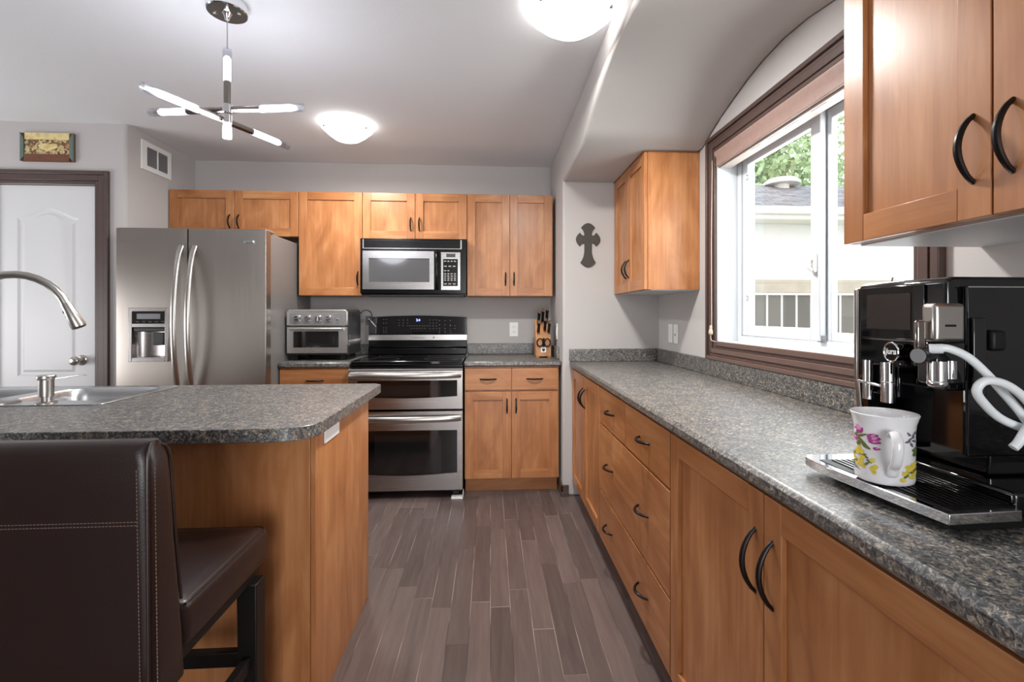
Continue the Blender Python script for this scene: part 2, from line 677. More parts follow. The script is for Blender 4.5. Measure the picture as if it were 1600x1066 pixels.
# ------------------------------------------------------------------ door and its casing
def panel_door():
    x0, x1, z0, z1, y0, y1 = -3.07, -2.48, .008, 2.044, YD + .012, YD + .047
    d = MB()
    ax0, ax1 = -2.956, -2.594
    za, zb_ = .845, 1.84
    arch = []
    for k in range(17):
        t = k / 16
        s_ = .5 - .5 * math.cos(2 * PI * t)
        arch.append((ax0 + (ax1 - ax0) * t, zb_ + .062 * s_ ** .8))
    out = [(ax0, za), (ax1, za)] + arch[::-1]

    def inset(poly, e):
        cx = (ax0 + ax1) / 2
        cz = sum(p[1] for p in poly) / len(poly)
        hx = (ax1 - ax0) / 2
        res = []
        for (x, z) in poly:
            res.append((cx + (x - cx) * (hx - e) / hx, z + e if z < cz - .2 else z - e))
        return res
    # slab front face with a moulded arched field
    d.box(x0, ax0, y0, y1, z0, z1); d.box(ax1, x1, y0, y1, z0, z1)
    d.box(ax0, ax1, y0, y1, .735, za)
    d.box(ax0, ax1, y0, y1, z0, .2)
    d.prism([(ax0, z1)] + arch + [(ax1, z1)], 'xz', y0, y1)
    i1, i2, i3 = inset(out, .012), inset(out, .026), inset(out, .04)
    d.loft([[(x, y0, z) for x, z in out], [(x, y0 + .009, z) for x, z in i1], [(x, y0 + .009, z) for x, z in i2],
            [(x, y0 + .003, z) for x, z in i3]], False)
    d.bm.faces.new([d.bm.verts.new((x, y0 + .003, z)) for x, z in i3])
    lo = [(ax0, .2), (ax1, .2), (ax1, .735), (ax0, .735)]

    def ins2(e):
        return [(ax0 + e, .2 + e), (ax1 - e, .2 + e), (ax1 - e, .735 - e), (ax0 + e, .735 - e)]
    d.loft([[(x, y0, z) for x, z in lo], [(x, y0 + .009, z) for x, z in ins2(.012)], [(x, y0 + .009, z) for x, z in ins2(.026)],
            [(x, y0 + .003, z) for x, z in ins2(.04)]], False)
    d.bm.faces.new([d.bm.verts.new((x, y0 + .003, z)) for x, z in ins2(.04)])
    bmesh.ops.remove_doubles(d.bm, verts=d.bm.verts[:], dist=.0002)
    return d.done('door_1', 'white', angle=20)


door = struct(panel_door())
b = MB()
b.lathe([(0, 0), (.031, 0), (.033, -.004), (.028, -.010), (.012, -.014), (.011, -.030), (.019, -.036), (.027, -.045), (.029, -.055),
         (.026, -.066), (.016, -.072), (0, -.073)], (-2.572, YD + .012, .945), 32, axis='y')
b.done('door_knob', 'nickel', door)
# casing: moulded profile round the door
b = MB()
for w0, w1, dep in ((0, .022, .011), (.022, .06, .016), (.06, .085, .021)):
    b.box(-2.48 + w0, -2.48 + w1, YD - dep, YD, 0, 2.05 + w1)
    b.box(-3.07 - w1, -3.07 - w0, YD - dep, YD, 0, 2.05 + w1)
    b.box(-3.07 - w0, -2.48 + w0, YD - dep, YD, 2.05 + w0, 2.05 + w1)
struct(b.done('trim_1', 'trim', bevel=.003))
b = MB(); b.box(-3.074, -2.476, YD + .06, YD + .1, .0, 2.048)
struct(b.done('trim_2', 'white'))

# ------------------------------------------------------------------ window and its casing
win = bpy.data.objects.new('window_1', None)
win.location = (XW + .1, (WY0 + WY1) / 2, WZ0)
COL.objects.link(win)
win['kind'] = 'structure'
FX = 1.262          # room face of the vinyl frame
b = MB()            # jamb liner
b.box(XW + .0, FX, WY1 - .012, WY1 + .0, WZ0, WZ1); b.box(XW, FX, WY0, WY0 + .012, WZ0, WZ1)
b.box(XW, FX, WY0 + .012, WY1 - .012, WZ0, WZ0 + .012); b.box(XW, FX, WY0 + .012, WY1 - .012, WZ1 - .012, WZ1)
b.done('jamb', 'vinyl', win, bevel=.002)


def frame(mb, y0, y1, z0, z1, x0, x1, wl, wr, wb, wt):
    mb.box(x0, x1, y0, y0 + wr, z0, z1); mb.box(x0, x1, y1 - wl, y1, z0, z1)
    mb.box(x0, x1, y0 + wr, y1 - wl, z0, z0 + wb); mb.box(x0, x1, y0 + wr, y1 - wl, z1 - wt, z1)


b = MB(); frame(b, WY0, WY1, WZ0, WZ1, FX, FX + .075, .045, .045, .04, .04)
b.done('frame', 'vinyl', win, bevel=.003)
b = MB(); frame(b, 1.785, 2.358, 1.127, 2.025, FX + .008, FX + .034, .045, .055, .05, .05)
s1 = b.done('sash', 'vinyl', win, bevel=.004)
b = MB(); b.box(FX + .018, FX + .022, 1.84, 2.313, 1.177, 1.975)
b.done('pane', 'pane', s1)
b = MB(); frame(b, 1.287, 1.84, 1.127, 2.025, FX + .040, FX + .066, .075, .05, .035, .04)
s2 = b.done('sash', 'vinyl', win, bevel=.004)
b = MB(); b.box(FX + .052, FX + .056, 1.337, 1.765, 1.162, 1.985)
b.done('pane', 'pane', s2)
b = MB()
b.prism(rrect(1.797, 1.825, 1.395, 1.475, .012), 'yz', FX - .006, FX + .008)
b.tube([(FX - .004, 1.811, 1.45), (FX - .022, 1.812, 1.44), (FX - .024, 1.806, 1.415), (FX - .012, 1.802, 1.402)], .006, 10)
b.done('latch', 'plastic', s1, bevel=.002)
b = MB()            # small clips at the stile edges
for z in (1.30, 1.90):
    b.box(FX + .006, FX + .010, 2.303, 2.32, z, z + .003); b.box(FX + .006, FX + .010, 2.303, 2.32, z + .022, z + .025)
    b.box(FX + .006, FX + .010, 2.303, 2.306, z, z + .025)
b.done('clip', 'midgrey', s1)
b = MB(); b.box(FX - .012, FX + .004, 1.742, 1.752, 1.127, 1.152); b.box(FX - .012, FX + .0, 1.735, 1.77, 1.1255, 1.130)
b.done('stop', 'midgrey', win)

b = MB()
c0 = .085
for w0, w1, dep in ((0, .018, .012), (.018, .05, .018), (.05, .066, .014), (.066, .085, .024)):
    b.box(XW - dep, XW, WY1 + w0, WY1 + w1, WZ0 - w1, WZ1 + w1)
    b.box(XW - dep, XW, WY0 - w1, WY0 - w0, WZ0 - w1, WZ1 + w1)
    b.box(XW - dep, XW, WY0 - w0, WY1 + w0, WZ1 + w0, WZ1 + w1)
struct(b.done('trim_3', 'trim', bevel=.003))
b = MB()
for w0, w1, dep in ((-.012, .012, .022), (.012, .026, .014), (.026, .05, .020), (.05, .066, .013), (.066, .085, .025)):
    b.box(XW - dep, XW, WY0 - w0, WY1 + w0, WZ0 - w1, WZ0 - w0)
struct(b.done('trim_4', 'sill', bevel=.003))

# wooden blind pulled up under its valance
bl = thing('window_blind', (XW, 1.83, 2.0), 'brown wooden blind fully raised behind its moulded valance in the window head', 'blind')
b = MB()
b.prism([(XW - .012, 1.985), (XW + .002, 1.985), (XW + .004, 2.06), (XW - .022, 2.06), (XW - .022, 2.045), (XW - .012, 2.03)], 'xz', WY0 + .016, WY1 - .016)
b.done('valance', 'blind', bl, bevel=.002)
b = MB(); b.box(XW + .008, XW + .06, WY0 + .018, WY1 - .02, 1.992, 2.05)
b.done('slat_stack', 'blind', bl, bevel=.002)
b = MB(); b.box(XW + .006, XW + .062, WY0 + .018, WY1 - .02, 1.978, 1.991)
r_ = b.done('bottom_rail', 'rail', bl, bevel=.002)
for y in (1.62, 1.78, 1.90, 2.03):
    b = MB(); b.box(XW + .02, XW + .05, y, y + .085, 1.9765, 1.9782)
    b.done('warning_tag', 'plastic', r_)
b = MB()
b.tube([(XW - .026, WY1 - .004, 2.02), (XW - .027, WY1 + .004, 1.6), (XW - .026, WY1 + .003, 1.17)], .0022, 8)
b.done('cord', 'cord', bl)
b = MB()
b.lathe([(0, .03), (.005, .03), (.008, .02), (.006, .012), (.010, .004), (.011, -.012), (.006, -.02), (0, -.02)], (XW - .030, WY1 + .004, 1.147), 16)
b.tube(smooth_path([(XW - .030, WY1 + .004, 1.13), (XW - .031, WY1, 1.105), (XW - .030, WY1 - .02, 1.098), (XW - .028, WY1 - .05, 1.097)], 5), .002, 8)
b.done('tassel', 'cord', bl)


# ------------------------------------------------------------------ cabinets
def fbox(mb, facing, face, a0, a1, z0, z1, d0, d1, grain='z', mi=0, off=None):
    """box on a cabinet front; d grows into the cabinet"""
    if facing == 'y':
        mb.box(a0, a1, face + d0, face + d1, z0, z1, 'x' if grain == 'a' else grain, mi, off)
    else:
        mb.box(face + d0, face + d1, a0, a1, z0, z1, 'y' if grain == 'a' else grain, mi, off)


def handle(parent, facing, face, a, z, vertical, length=.112, bow=.03):
    pts = []
    rs = []
    for k in range(13):
        t = k / 12
        s_ = math.sin(PI * t)
        q = (t - .5) * length
        d = -bow * s_ ** .75 + .001
        aa, zz = (a, z + q) if vertical else (a + q, z)
        pts.append((aa, face + d, zz) if facing == 'y' else (face + d, aa, zz))
        rs.append(.0042 + .0018 * s_)
    m = MB()
    m.tube(pts, rs, 10)
    h = m.done('handle', 'bronze', parent)
    return h


def shaker(parent, facing, face, a0, a1, z0, z1, hside=None, hz=None, name='door', st=.058, hl=.112):
    """hside 'l'/'r' in a-coordinates: low / high"""
    g = .0015
    a0, a1, z0, z1 = a0 + g, a1 - g, z0 + g, z1 - g
    m = MB()
    fbox(m, facing, face, a0, a0 + st, z0, z1, 0, .019)
    fbox(m, facing, face, a1 - st, a1, z0, z1, 0, .019)
    fbox(m, facing, face, a0 + st, a1 - st, z0, z0 + st, .0, .019, 'a')
    fbox(m, facing, face, a0 + st, a1 - st, z1 - st, z1, .0, .019, 'a')
    fbox(m, facing, face, a0 + st - .004, a1 - st + .004, z0 + st - .004, z1 - st + .004, .011, .018)
    d = m.done(name, 'maple', parent, bevel=.0014)
    if hside:
        handle(d, facing, face, a0 + .03 if hside == 'l' else a1 - .03, hz, True, hl)
    return d


def slab(parent, facing, face, a0, a1, z0, z1, handles):
    g = .0015
    m = MB()
    fbox(m, facing, face, a0 + g, a1 - g, z0 + g, z1 - g, 0, .019, 'a')
    d = m.done('drawer', 'maple', parent, bevel=.0016)
    for a in handles:
        handle(d, facing, face, a, (z0 + z1) / 2, False)
    return d


YU = 3.606          # door faces of the wall cabinets
UZ = (1.372, 2.131)


def wall_cabinet(name, x0, x1, z0, label, doors, hz):
    t = thing(name, ((x0 + x1) / 2, YB, z0), label, 'cabinet', 'maple wall cabinets along the back wall')
    m = MB()
    m.box(x0 + .001, x1 - .001, YU + .021, YB - .001, z0, UZ[1])
    m.done('carcass', 'maple', t, bevel=.001)
    for (a0, a1, hs) in doors:
        shaker(t, 'y', YU, a0, a1, z0, UZ[1], hs, hz, hl=.098)
    return t


wall_cabinet('wall_cabinet', -2.292, -1.392, 1.80, 'low maple wall cabinet with two doors above the refrigerator', [(-2.292, -1.842, 'r'), (-1.842, -1.392, 'l')], 1.905)
wall_cabinet('wall_cabinet', -1.391, -.937, UZ[0], 'maple wall cabinet with a single tall door above the toaster oven', [(-1.391, -.937, 'r')], 1.50)
wall_cabinet('wall_cabinet', -.936, -.174, 1.79, 'low maple wall cabinet with two doors above the microwave', [(-.936, -.555, 'r'), (-.555, -.174, 'l')], 1.90)
wall_cabinet('wall_cabinet', -.173, .470, UZ[0], 'maple wall cabinet with two tall doors above the knife block', [(-.173, .1445, 'r'), (.1445, .462, 'l')], 1.50)

# far alcove wall cabinet on the window wall
FXU = .845


def side_cabinet(y0, y1, z0, z1, face, label, doors, hz, hl=.112):
    t = thing('wall_cabinet', (XW, (y0 + y1) / 2, z0), label, 'cabinet', 'maple wall cabinets beside the window')
    m = MB()
    m.box(face + .021, XW - .001, y0, y1, z0 + .001, z1)
    m.done('carcass', 'maple', t, bevel=.001)
    m = MB(); m.box(face + .04, XW - .004, y0 + .004, y1 - .004, z0 - .002, z0 + .0008)
    m.done('underside', 'white', t)
    for (a0, a1, hs) in doors:
        shaker(t, 'x', face, a0, a1, z0, z1, hs, hz, hl=hl)
    return t


t = side_cabinet(2.607, YA - .002, 1.370, 2.131, FXU, 'maple wall cabinet in the far corner between the cross and the window', [(2.932, YA - .004, 'l'), (2.607, 2.932, 'r')], 1.512)
m = MB(); m.box(FXU - .006, XW - .001, 2.603, YA - .002, 2.1315, 2.1345, 'x')
m.done('top_strip', 'maple', t)
side_cabinet(.40, 1.072, 1.392, 2.131, .82, 'maple wall cabinet hanging above the coffee machine, near side of the window', [(.738, 1.072, 'l'), (.40, .738, 'r')], 1.512, .115)

# base cabinets on the back wall
YF = 3.32
BZ = (.105, .705, .714, .866)


def base_back(x0, x1, label, doors, drawers, filler=None):
    t = thing('base_cabinet', ((x0 + x1) / 2, YB, 0), label, 'cabinet', 'maple base cabinets along the back wall')
    m = MB()
    m.box(x0, x1, YF + .021, YB - .001, .10, .876)
    m.done('carcass', 'maple', t, bevel=.001)
    m = MB(); m.box(x0 + .004, x1 - .004, 3.395, 3.41, .0, .099, 'x')
    m.done('toe_kick', 'maple', t)
    for (a0, a1, hs) in doors:
        shaker(t, 'y', YF, a0, a1, BZ[0], BZ[1], hs, .605, hl=.10)
    for (a0, a1) in drawers:
        slab(t, 'y', YF, a0, a1, BZ[2], BZ[3], [(a0 + a1) / 2])
    return t


base_back(-1.408, -.942, 'maple base cabinet with one drawer under the toaster oven, left of the range', [(-1.406, -.944, 'r')], [(-1.406, -.944)])
t = base_back(-.178, .474, 'maple base cabinet with two drawers over two doors, right of the range', [(-.176, .145, 'r'), (.145, .466, 'l')], [(-.176, .145), (.145, .466)])
m = MB(); m.box(.4745, XR - .0185, YF + .018, YF + .036, .10, .876)
m.done('filler', 'maple', t)

# base cabinets of the long run under the window
XF = .555


def base_side(y0, y1, label):
    t = thing('base_cabinet', (XF + .3, (y0 + y1) / 2, 0), label, 'cabinet', 'maple base cabinets of the long window run')
    m = MB()
    m.box(XF + .021, XW - .001, y0 + .0005, y1 - .0005, .10, .876)
    m.done('carcass', 'maple', t, bevel=.001)
    m = MB(); m.box(XF + .085, XF + .10, y0 + .0005, y1 - .0005, .0, .099, 'y')
    m.done('toe_kick', 'maple', t)
    return t


t = base_side(2.426, YA - .001, 'maple base cabinet with two narrow doors at the far end of the window run')
shaker(t, 'x', XF, 2.843, YA - .003, BZ[0], BZ[3], 'l', .735)
shaker(t, 'x', XF, 2.428, 2.843, BZ[0], BZ[3], 'r', .735)
t = base_side(1.461, 2.426, 'maple drawer cabinet with two small drawers over two wide drawers in the window run')
slab(t, 'x', XF, 1.958, 2.424, .688, BZ[3], [2.191])
slab(t, 'x', XF, 1.463, 1.958, .688, BZ[3], [1.71])
slab(t, 'x', XF, 1.463, 2.424, .350, .682, [2.215, 1.725])
slab(t, 'x', XF, 1.463, 2.424, BZ[0], .344, [2.225, 1.725])
t = base_side(.37, 1.461, 'maple base cabinet with two wide doors nearest the viewer, below the coffee machine')
shaker(t, 'x', XF, .948, 1.459, BZ[0], BZ[3], 'l', .715, hl=.135)
shaker(t, 'x', XF, .372, .948, BZ[0], BZ[3], 'r', .715, hl=.135)
t = base_side(-.45, .37, 'maple base cabinet beside the viewer, continuing the window run')
shaker(t, 'x', XF, -.037, .368, BZ[0], BZ[3], 'l', .715, hl=.135)
shaker(t, 'x', XF, -.448, -.037, BZ[0], BZ[3], 'r', .715, hl=.135)


# ------------------------------------------------------------------ countertops
def counter(label, x0, x1, y0, y1, loc, splash):
    t = thing('countertop', loc, label, 'countertop')
    m = MB(); m.box(x0, x1, y0, y1, .877, .915)
    m.done('worktop', 'granite', t, bevel=.010, seg=1)
    m = MB()
    for s_ in splash:
        m.box(*s_, .9155, 1.0)
    m.done('backsplash', 'granite', t, bevel=.003)
    return t


counter('speckled grey laminate countertop under the toaster oven, left of the range', -1.410, -.940, 3.297, YB - .001, (-1.17, YB, .877), [(-1.410, -.940, YB - .021, YB - .001)])
counter('speckled grey laminate countertop under the knife block, right of the range', -.181, XR - .001, 3.297, YB - .001, (.15, YB, .877),
        [(-.181, XR - .001, YB - .021, YB - .001), (XR - .021, XR - .001, 3.42, YB - .0215)])
counter('long speckled grey laminate countertop running under the window to the coffee machine', .535, XW - .001, -.46, YA - .001, (.85, 1.5, .877),
        [(XW - .021, XW - .001, -.46, YA - .001), (.535, XW - .0215, YA - .021, YA - .001)])

# ------------------------------------------------------------------ island with sink
IX0, IX1, IY0, IY1 = -2.95, -.497, 1.375, 2.26
isl = thing('island_cabinet', (-1.7, 1.8, 0), 'maple kitchen island cabinet with a plain end panel beside the bar stool', 'island')
b = MB(); b.box(-2.8, -.551, 1.530, 2.12, .10, .70, 'x'); b.box(-2.8, -.551, 1.530, 1.54, .70, .876, 'x')
b.done('carcass', 'maple', isl)
b = MB(); b.box(-.550, -.533, 1.518, 2.15, .0, .876)
b.done('end_panel', 'maple', isl, bevel=.0015)
b = MB(); b.box(-2.8, -.5505, 1.514, 1.5295, .0, .876)
b.done('back_panel', 'maple', isl, bevel=.0015)
outer = [(IX0, IY0)]
for k in range(9):
    a = -PI / 2 + k / 8 * PI / 2
    outer.append((IX1 - .10 + .10 * math.cos(a), IY0 + .10 + .10 * math.sin(a)))
outer += [(IX1, IY1 - .03), (IX1 - .03, IY1), (IX0, IY1)]
SX0, SX1, SY0, SY1 = -2.22, -1.36, 1.775, 2.225
top = MB().holed(outer, [rrect(SX0 + .02, SX1 - .02, SY0 + .02, SY1 - .02, .04)], .877, .915)
ct = top.done('island_countertop', 'granite', None, bevel=.009, seg=1)
tag(ct, 'speckled grey laminate island countertop with rounded corner, holding the sink', 'countertop')

sk = thing('sink', (-1.79, 2.0, .915), 'stainless double bowl sink set into the island countertop', 'sink')
B1 = (-1.765, -1.405, 1.86, 2.19)
B2 = (-2.175, -1.83, 1.86, 2.19)
b = MB().holed(rrect(SX0, SX1, SY0, SY1, .035), [rrect(*B1, .07), rrect(*B2, .07)], .9155, .9185)
b.done('rim', 'sink', sk, bevel=.001)
for B in (B1, B2):
    b = MB()
    x0, x1, y0, y1 = B
    lo = []
    for e, z, r in ((0, .9184, .07), (.006, .912, .066), (.012, .88, .06), (.02, .78, .055), (.04, .745, .05), (.06, .735, .045)):
        lo.append([(x, y, z) for x, y in rrect(x0 + e, x1 - e, y0 + e, y1 - e, r)])
    b.loft(lo, False)
    b.face([b.bm.verts.new(p) for p in lo[-1]])
    bmesh.ops.remove_doubles(b.bm, verts=b.bm.verts[:], dist=.0002)
    bw = b.done('bowl', 'sink', sk, angle=60)
    b = MB(); b.lathe([(0, .004), (.02, .004), (.03, .002), (.043, .003), (.043, 0)], ((x0 + x1) / 2, (y0 + y1) / 2, .7355), 24)
    b.done('drain', 'chrome', bw)

fa = thing('faucet', (-1.890, 1.835, .9185), 'brushed nickel gooseneck faucet with pull-down spray head arching over the sink', 'faucet')
b = MB(); b.lathe([(0, 0), (.03, 0), (.03, .006), (.022, .012), (.022, .09), (.0175, .1), (0, .1)], (-1.890, 1.835, .9185), 28)
b.done('base', 'nickel', fa)
pts = [(-1.890, 1.835, 1.0), (-1.890, 1.836, 1.1), (-1.890, 1.838, 1.2)]
for k in range(1, 15):
    a = PI - k / 14 * (PI * .89)
    f = (1 - math.cos(k / 14 * PI * .89)) / 2
    pts.append((-1.725 + .165 * math.cos(a), 1.838 + .06 * f, 1.212 + .165 * math.sin(a)))
b = MB(); b.tube(pts, .0135, 18)
b.done('spout', 'nickel', fa)
e = Vector(pts[-1]); dr = (e - Vector(pts[-2])).normalized()
b = MB(); b.tube([e - dr * .004, e + dr * .002, e + dr * .02, e + dr * .085, e + dr * .093], [.0150, .0162, .0165, .0235, .0215], 24)
sh = b.done('spray_head', 'nickel', fa)
sd = Vector((-dr.z, 0, dr.x)); sd = sd if sd.x < 0 else -sd
b = MB(); b.cyl(e + dr * .022 + sd * .014, e + dr * .022 + sd * .021, .006, n=14); b.cyl(e + dr * .04 + sd * .016, e + dr * .04 + sd * .0215, .005, n=14)
b.done('button', 'darkgrey', sh)
b = MB(); b.tube([(-1.890, 1.81, .96), (-1.890, 1.795, .963), (-1.905, 1.76, 1.0)], .006, 10)
b.done('lever', 'nickel', fa)

sd_ = thing('soap_dispenser', (-1.567, 1.812, .9185), 'brushed nickel soap dispenser with a thin spout on the sink deck', 'soap dispenser')
b = MB(); b.lathe([(0, 0), (.031, 0), (.031, .003), (.026, .006), (.017, .007), (.017, .022), (.0215, .024), (.0215, .082), (.0265, .088), (.0265, .096), (.024, .099), (0, .1)], (-1.567, 1.812, .9185), 32)
b.done('body', 'nickel', sd_)
b = MB(); b.tube([(-1.556, 1.822, 1.001), (-1.535, 1.86, 1.004), (-1.518, 1.90, 1.008), (-1.512, 1.915, 1.006)], [.0036, .0032, .003, .0026], 10)
b.done('spout', 'nickel', sd_)
b = MB(); b.lathe([(0, .0), (.042, .0), (.042, .003), (.035, .007), (.022, .009), (0, .009)], (-1.715, 1.825, .9186), 32)
tag(b.done('sink_hole_cover', 'nickel'), 'flat round metal cover on the sink deck left of the soap dispenser', 'cover')


def plate(name, facing, face, a, z, wa, wz, label, cat, kind='outlet', horizontal=False, group=None):
    t = thing(name, {'y': (a, face, z), 'x': (face, a, z), 'X': (face, a, z)}[facing], label, cat, group)

    def bx(mb, da0, da1, dz0, dz1, d0, d1):
        if facing == 'y':
            mb.box(a + da0, a + da1, face - d1, face - d0, z + dz0, z + dz1)
        elif facing == 'x':
            mb.box(face - d1, face - d0, a + da0, a + da1, z + dz0, z + dz1)
        else:
            mb.box(face + d0, face + d1, a + da0, a + da1, z + dz0, z + dz1)
    m = MB(); bx(m, -wa / 2, wa / 2, -wz / 2, wz / 2, .0005, .006)
    m.done('plate', 'plastic', t, bevel=.002)
    if kind == 'outlet':
        for s_ in (-.0195, .0195):
            m = MB(); bx(m, -.0165, .0165, s_ - .014, s_ + .014, .006, .0085)
            so = m.done('socket', 'plastic', t, bevel=.003)
            m = MB(); bx(m, -.008, -.0055, s_ - .002, s_ + .007, .0085, .0088); bx(m, .0055, .008, s_ - .002, s_ + .007, .0085, .0088); bx(m, -.002, .002, s_ - .009, s_ - .005, .0085, .0088)
            m.done('slot', 'darkgrey', so)
    elif kind == 'switch':
        m = MB(); bx(m, -.016, .016, -.033, .033, .006, .009)
        m.done('rocker', 'plastic', t, bevel=.0015)
    elif kind == 'dial':
        m = MB(); bx(m, -.016, .016, -.033, .033, .006, .0085)
        r = m.done('rocker', 'plastic', t, bevel=.0015)
        m = MB(); bx(m, -.007, .007, -.012, .002, .0085, .010)
        m.done('button', 'midgrey', r)
    return t


plate('wall_outlet', 'y', YB, .19, 1.113, .07, .116, 'white double wall outlet on the back wall left of the knife block', 'outlet')
plate('light_switch', 'x', XR, 3.53, 1.11, .07, .118, 'white switch plate seen edge-on on the short wall right of the knife block', 'switch', 'switch')
plate('light_switch', 'x', XW, 3.032, 1.112, .072, .12, 'white rocker switch plate left of the pair under the far corner wall cabinet', 'switch', 'switch')
plate('wall_outlet', 'x', XW, 2.945, 1.112, .072, .12, 'white plate with a grey button, right of the pair under the far corner wall cabinet', 'outlet', 'dial')
plate('wall_outlet', 'X', -.533, 1.655, .846, .145, .058, 'white blank cover plate on the island end panel below the countertop', 'outlet', 'none')

# ------------------------------------------------------------------ refrigerator
fr = thing('refrigerator', (-1.83, 3.5, 0), 'stainless side-by-side refrigerator with a water dispenser in its left door', 'refrigerator')
fx0, fx1, fxs = -2.272, -1.3895, -1.855
b = MB(); b.box(-2.258, -1.413, 3.17, 3.885, .02, 1.755)
b.done('case', 'fridge_side', fr, bevel=.006)
b = MB(); b.box(-2.255, -1.407, 3.145, 3.168, .0, .075)
b.done('kick_grille', 'blackmatte', fr)


def fridge_door(x0, x1, round_left, round_right, hole=None):
    m = MB()
    yf, yb = 3.088, 3.160
    z0, z1 = .085, 1.762

    def plan(a0, a1):
        # gently bowed front
        pts = []
        n = 8
        for k in range(n + 1):
            x = a0 + (a1 - a0) * k / n
            u = (x - (x0 + x1) / 2) / ((x1 - x0) / 2)
            pts.append((x, yf + .004 * u ** 4))
        return pts + [(a1, yb), (a0, yb)]
    if not hole:
        m.prism(plan(x0, x1), 'xy', z0, z1)
    else:
        hx0, hx1, hz0, hz1 = hole
        m.prism(plan(x0, hx0), 'xy', z0, z1); m.prism(plan(hx1, x1), 'xy', z0, z1)
        m.prism(plan(hx0, hx1), 'xy', z0, hz0); m.prism(plan(hx0, hx1), 'xy', hz1, z1)
        m.box(hx0, hx1, yb - .012, yb, hz0, hz1)
    return m.done('door', 'steel', fr, bevel=.004 if not hole else 0, seg=3)


DX0, DX1, DZ0, DZ1 = -2.182, -1.974, .958, 1.262
ld = fridge_door(fx0, fxs - .003, 1, 0, (DX0, DX1, DZ0, DZ1))
rd = fridge_door(fxs + .003, fx1, 0, 1)
b = MB(); b.box(fxs - .002, fxs + .002, 3.12, 3.158, .09, 1.758)
b.done('door_gasket', 'blackmatte', fr)
b = MB(); b.box(fx1 - .05, fx1 - .012, 3.155, 3.23, 1.7555, 1.772); b.box(fx0 + .012, fx0 + .05, 3.155, 3.23, 1.7555, 1.772)
b.done('hinge_cover', 'fridge_side', fr, bevel=.004)
for par, x in ((ld, fxs - .040), (rd, fxs + .040)):
    pts = []
    for k in range(21):
        t = k / 20
        z = .70 + t * .955
        pts.append((x, 3.094 - .078 * math.sin(PI * t) ** .62, z))
    m = MB()
    m.tube(pts, .0165, 14, flat=(1., .62))
    m.done('handle', 'nickel', par)
# dispenser
b = MB()
for (x0, x1, z0, z1) in ((DX0 - .012, DX0 + .008, DZ0 - .012, DZ1 + .012), (DX1 - .008, DX1 + .012, DZ0 - .012, DZ1 + .012),
                         (DX0 + .008, DX1 - .008, DZ0 - .012, DZ0 + .01), (DX0 + .008, DX1 - .008, DZ1 - .01, DZ1 + .012), (DX0 + .008, DX1 - .008, 1.155, 1.178)):
    b.box(x0, x1, 3.078, 3.098, z0, z1)
dp = b.done('dispenser_frame', 'steelx', ld, bevel=.002)
b = MB(); b.box(DX0 + .008, DX1 - .008, 3.083, 3.12, 1.178, 1.252)
cp = b.done('control_panel', 'blackglass', dp)
b = MB(); b.box(DX0 + .036, DX1 - .036, 3.081, 3.0829, 1.206, 1.238)
b.done('display', 'midgrey', cp)
b = MB()
for k in range(5):
    x = DX0 + .03 + k * .037
    b.box(x, x + .018, 3.0815, 3.0829, 1.186, 1.193)
b.done('button', 'darkgrey', cp)
b = MB()
x0, x1 = DX0 + .008, DX1 - .008
lo = []
pl = []
for k in range(13):
    a = PI * k / 12
    pl.append(((x0 + x1) / 2 + (x1 - x0) / 2 * math.cos(a), 3.090 + .058 * math.sin(a) ** .6))
b.loft([[(x, y, .968) for x, y in pl], [(x, y, 1.155) for x, y in pl]], False, closed=False)
b.face([b.bm.verts.new((x, y, .969)) for x, y in pl])
cv = b.done('recess', 'steelx', dp)
b = MB(); b.box((x0 + x1) / 2 + .02, x1 - .012, 3.085, 3.11, 1.045, 1.125); b.box(x0 + .004, x1 - .004, 3.084, 3.115, 1.128, 1.154)
b.done('paddle', 'darkgrey', dp, bevel=.006)
b = MB(); b.box(x0 + .004, x1 - .004, 3.080, 3.12, .960, .972)
b.done('drip_ledge', 'steelx', dp, bevel=.002)
b = MB(); b.box(-1.516, -1.460, 3.078, 3.0935, 1.674, 1.694)
bd = b.done('badge', 'chrome', rd, bevel=.002)
b = MB(); b.box(-1.512, -1.464, 3.0768, 3.0779, 1.677, 1.691)
b.done('badge_field', 'midgrey', bd)

# ------------------------------------------------------------------ microwave
MX0, MX1, MZ0, MZ1, MY = -.934, -.176, 1.374, 1.787, 3.535
k_ = (MX1 - MX0) / 164.


def mx_(px): return MX0 + (px - 566) * k_
def mz_(py): return MZ1 - (py - 371.5) * (MZ1 - MZ0) / 90.5


mw = thing('microwave', (-.555, YB, MZ0), 'stainless and black over-the-range microwave under the low wall cabinet', 'microwave')
b = MB(); b.box(MX0, MX1, MY + .03, YB - .002, MZ0 + .004, MZ1 - .002); b.box(MX0, MX1, MY, MY + .03, MZ0 + .012, MZ1 - .004)
b.done('body', 'black', mw, bevel=.003)
b = MB()
for i in range(5):
    z = mz_(386.5) + i * (mz_(375.5) - mz_(386.5)) / 5
    b.box(mx_(572), mx_(720), MY - .006, MY + .002, z, z + .006)
vg = b.done('vent_grille', 'blackmatte', mw, bevel=.001)
b = MB(); b.box(mx_(570), mx_(723), MY - .004, MY, mz_(388.6), mz_(387.6)); b.box(mx_(570), mx_(571.6), MY - .004, MY, mz_(387.6), mz_(374)); b.box(mx_(720.8), mx_(723), MY - .004, MY, mz_(387.6), mz_(374))
b.done('trim', 'steelx', vg)
b = MB()
frx0, frx1, frz0, frz1 = mx_(570.5), mx_(680), mz_(453), mz_(392.5)
wx0, wx1, wz0, wz1 = mx_(580), mx_(673), mz_(441.5), mz_(404)
b.box(frx0, wx0, MY - .016, MY, frz0, frz1); b.box(wx1, frx1, MY - .016, MY, frz0, frz1)
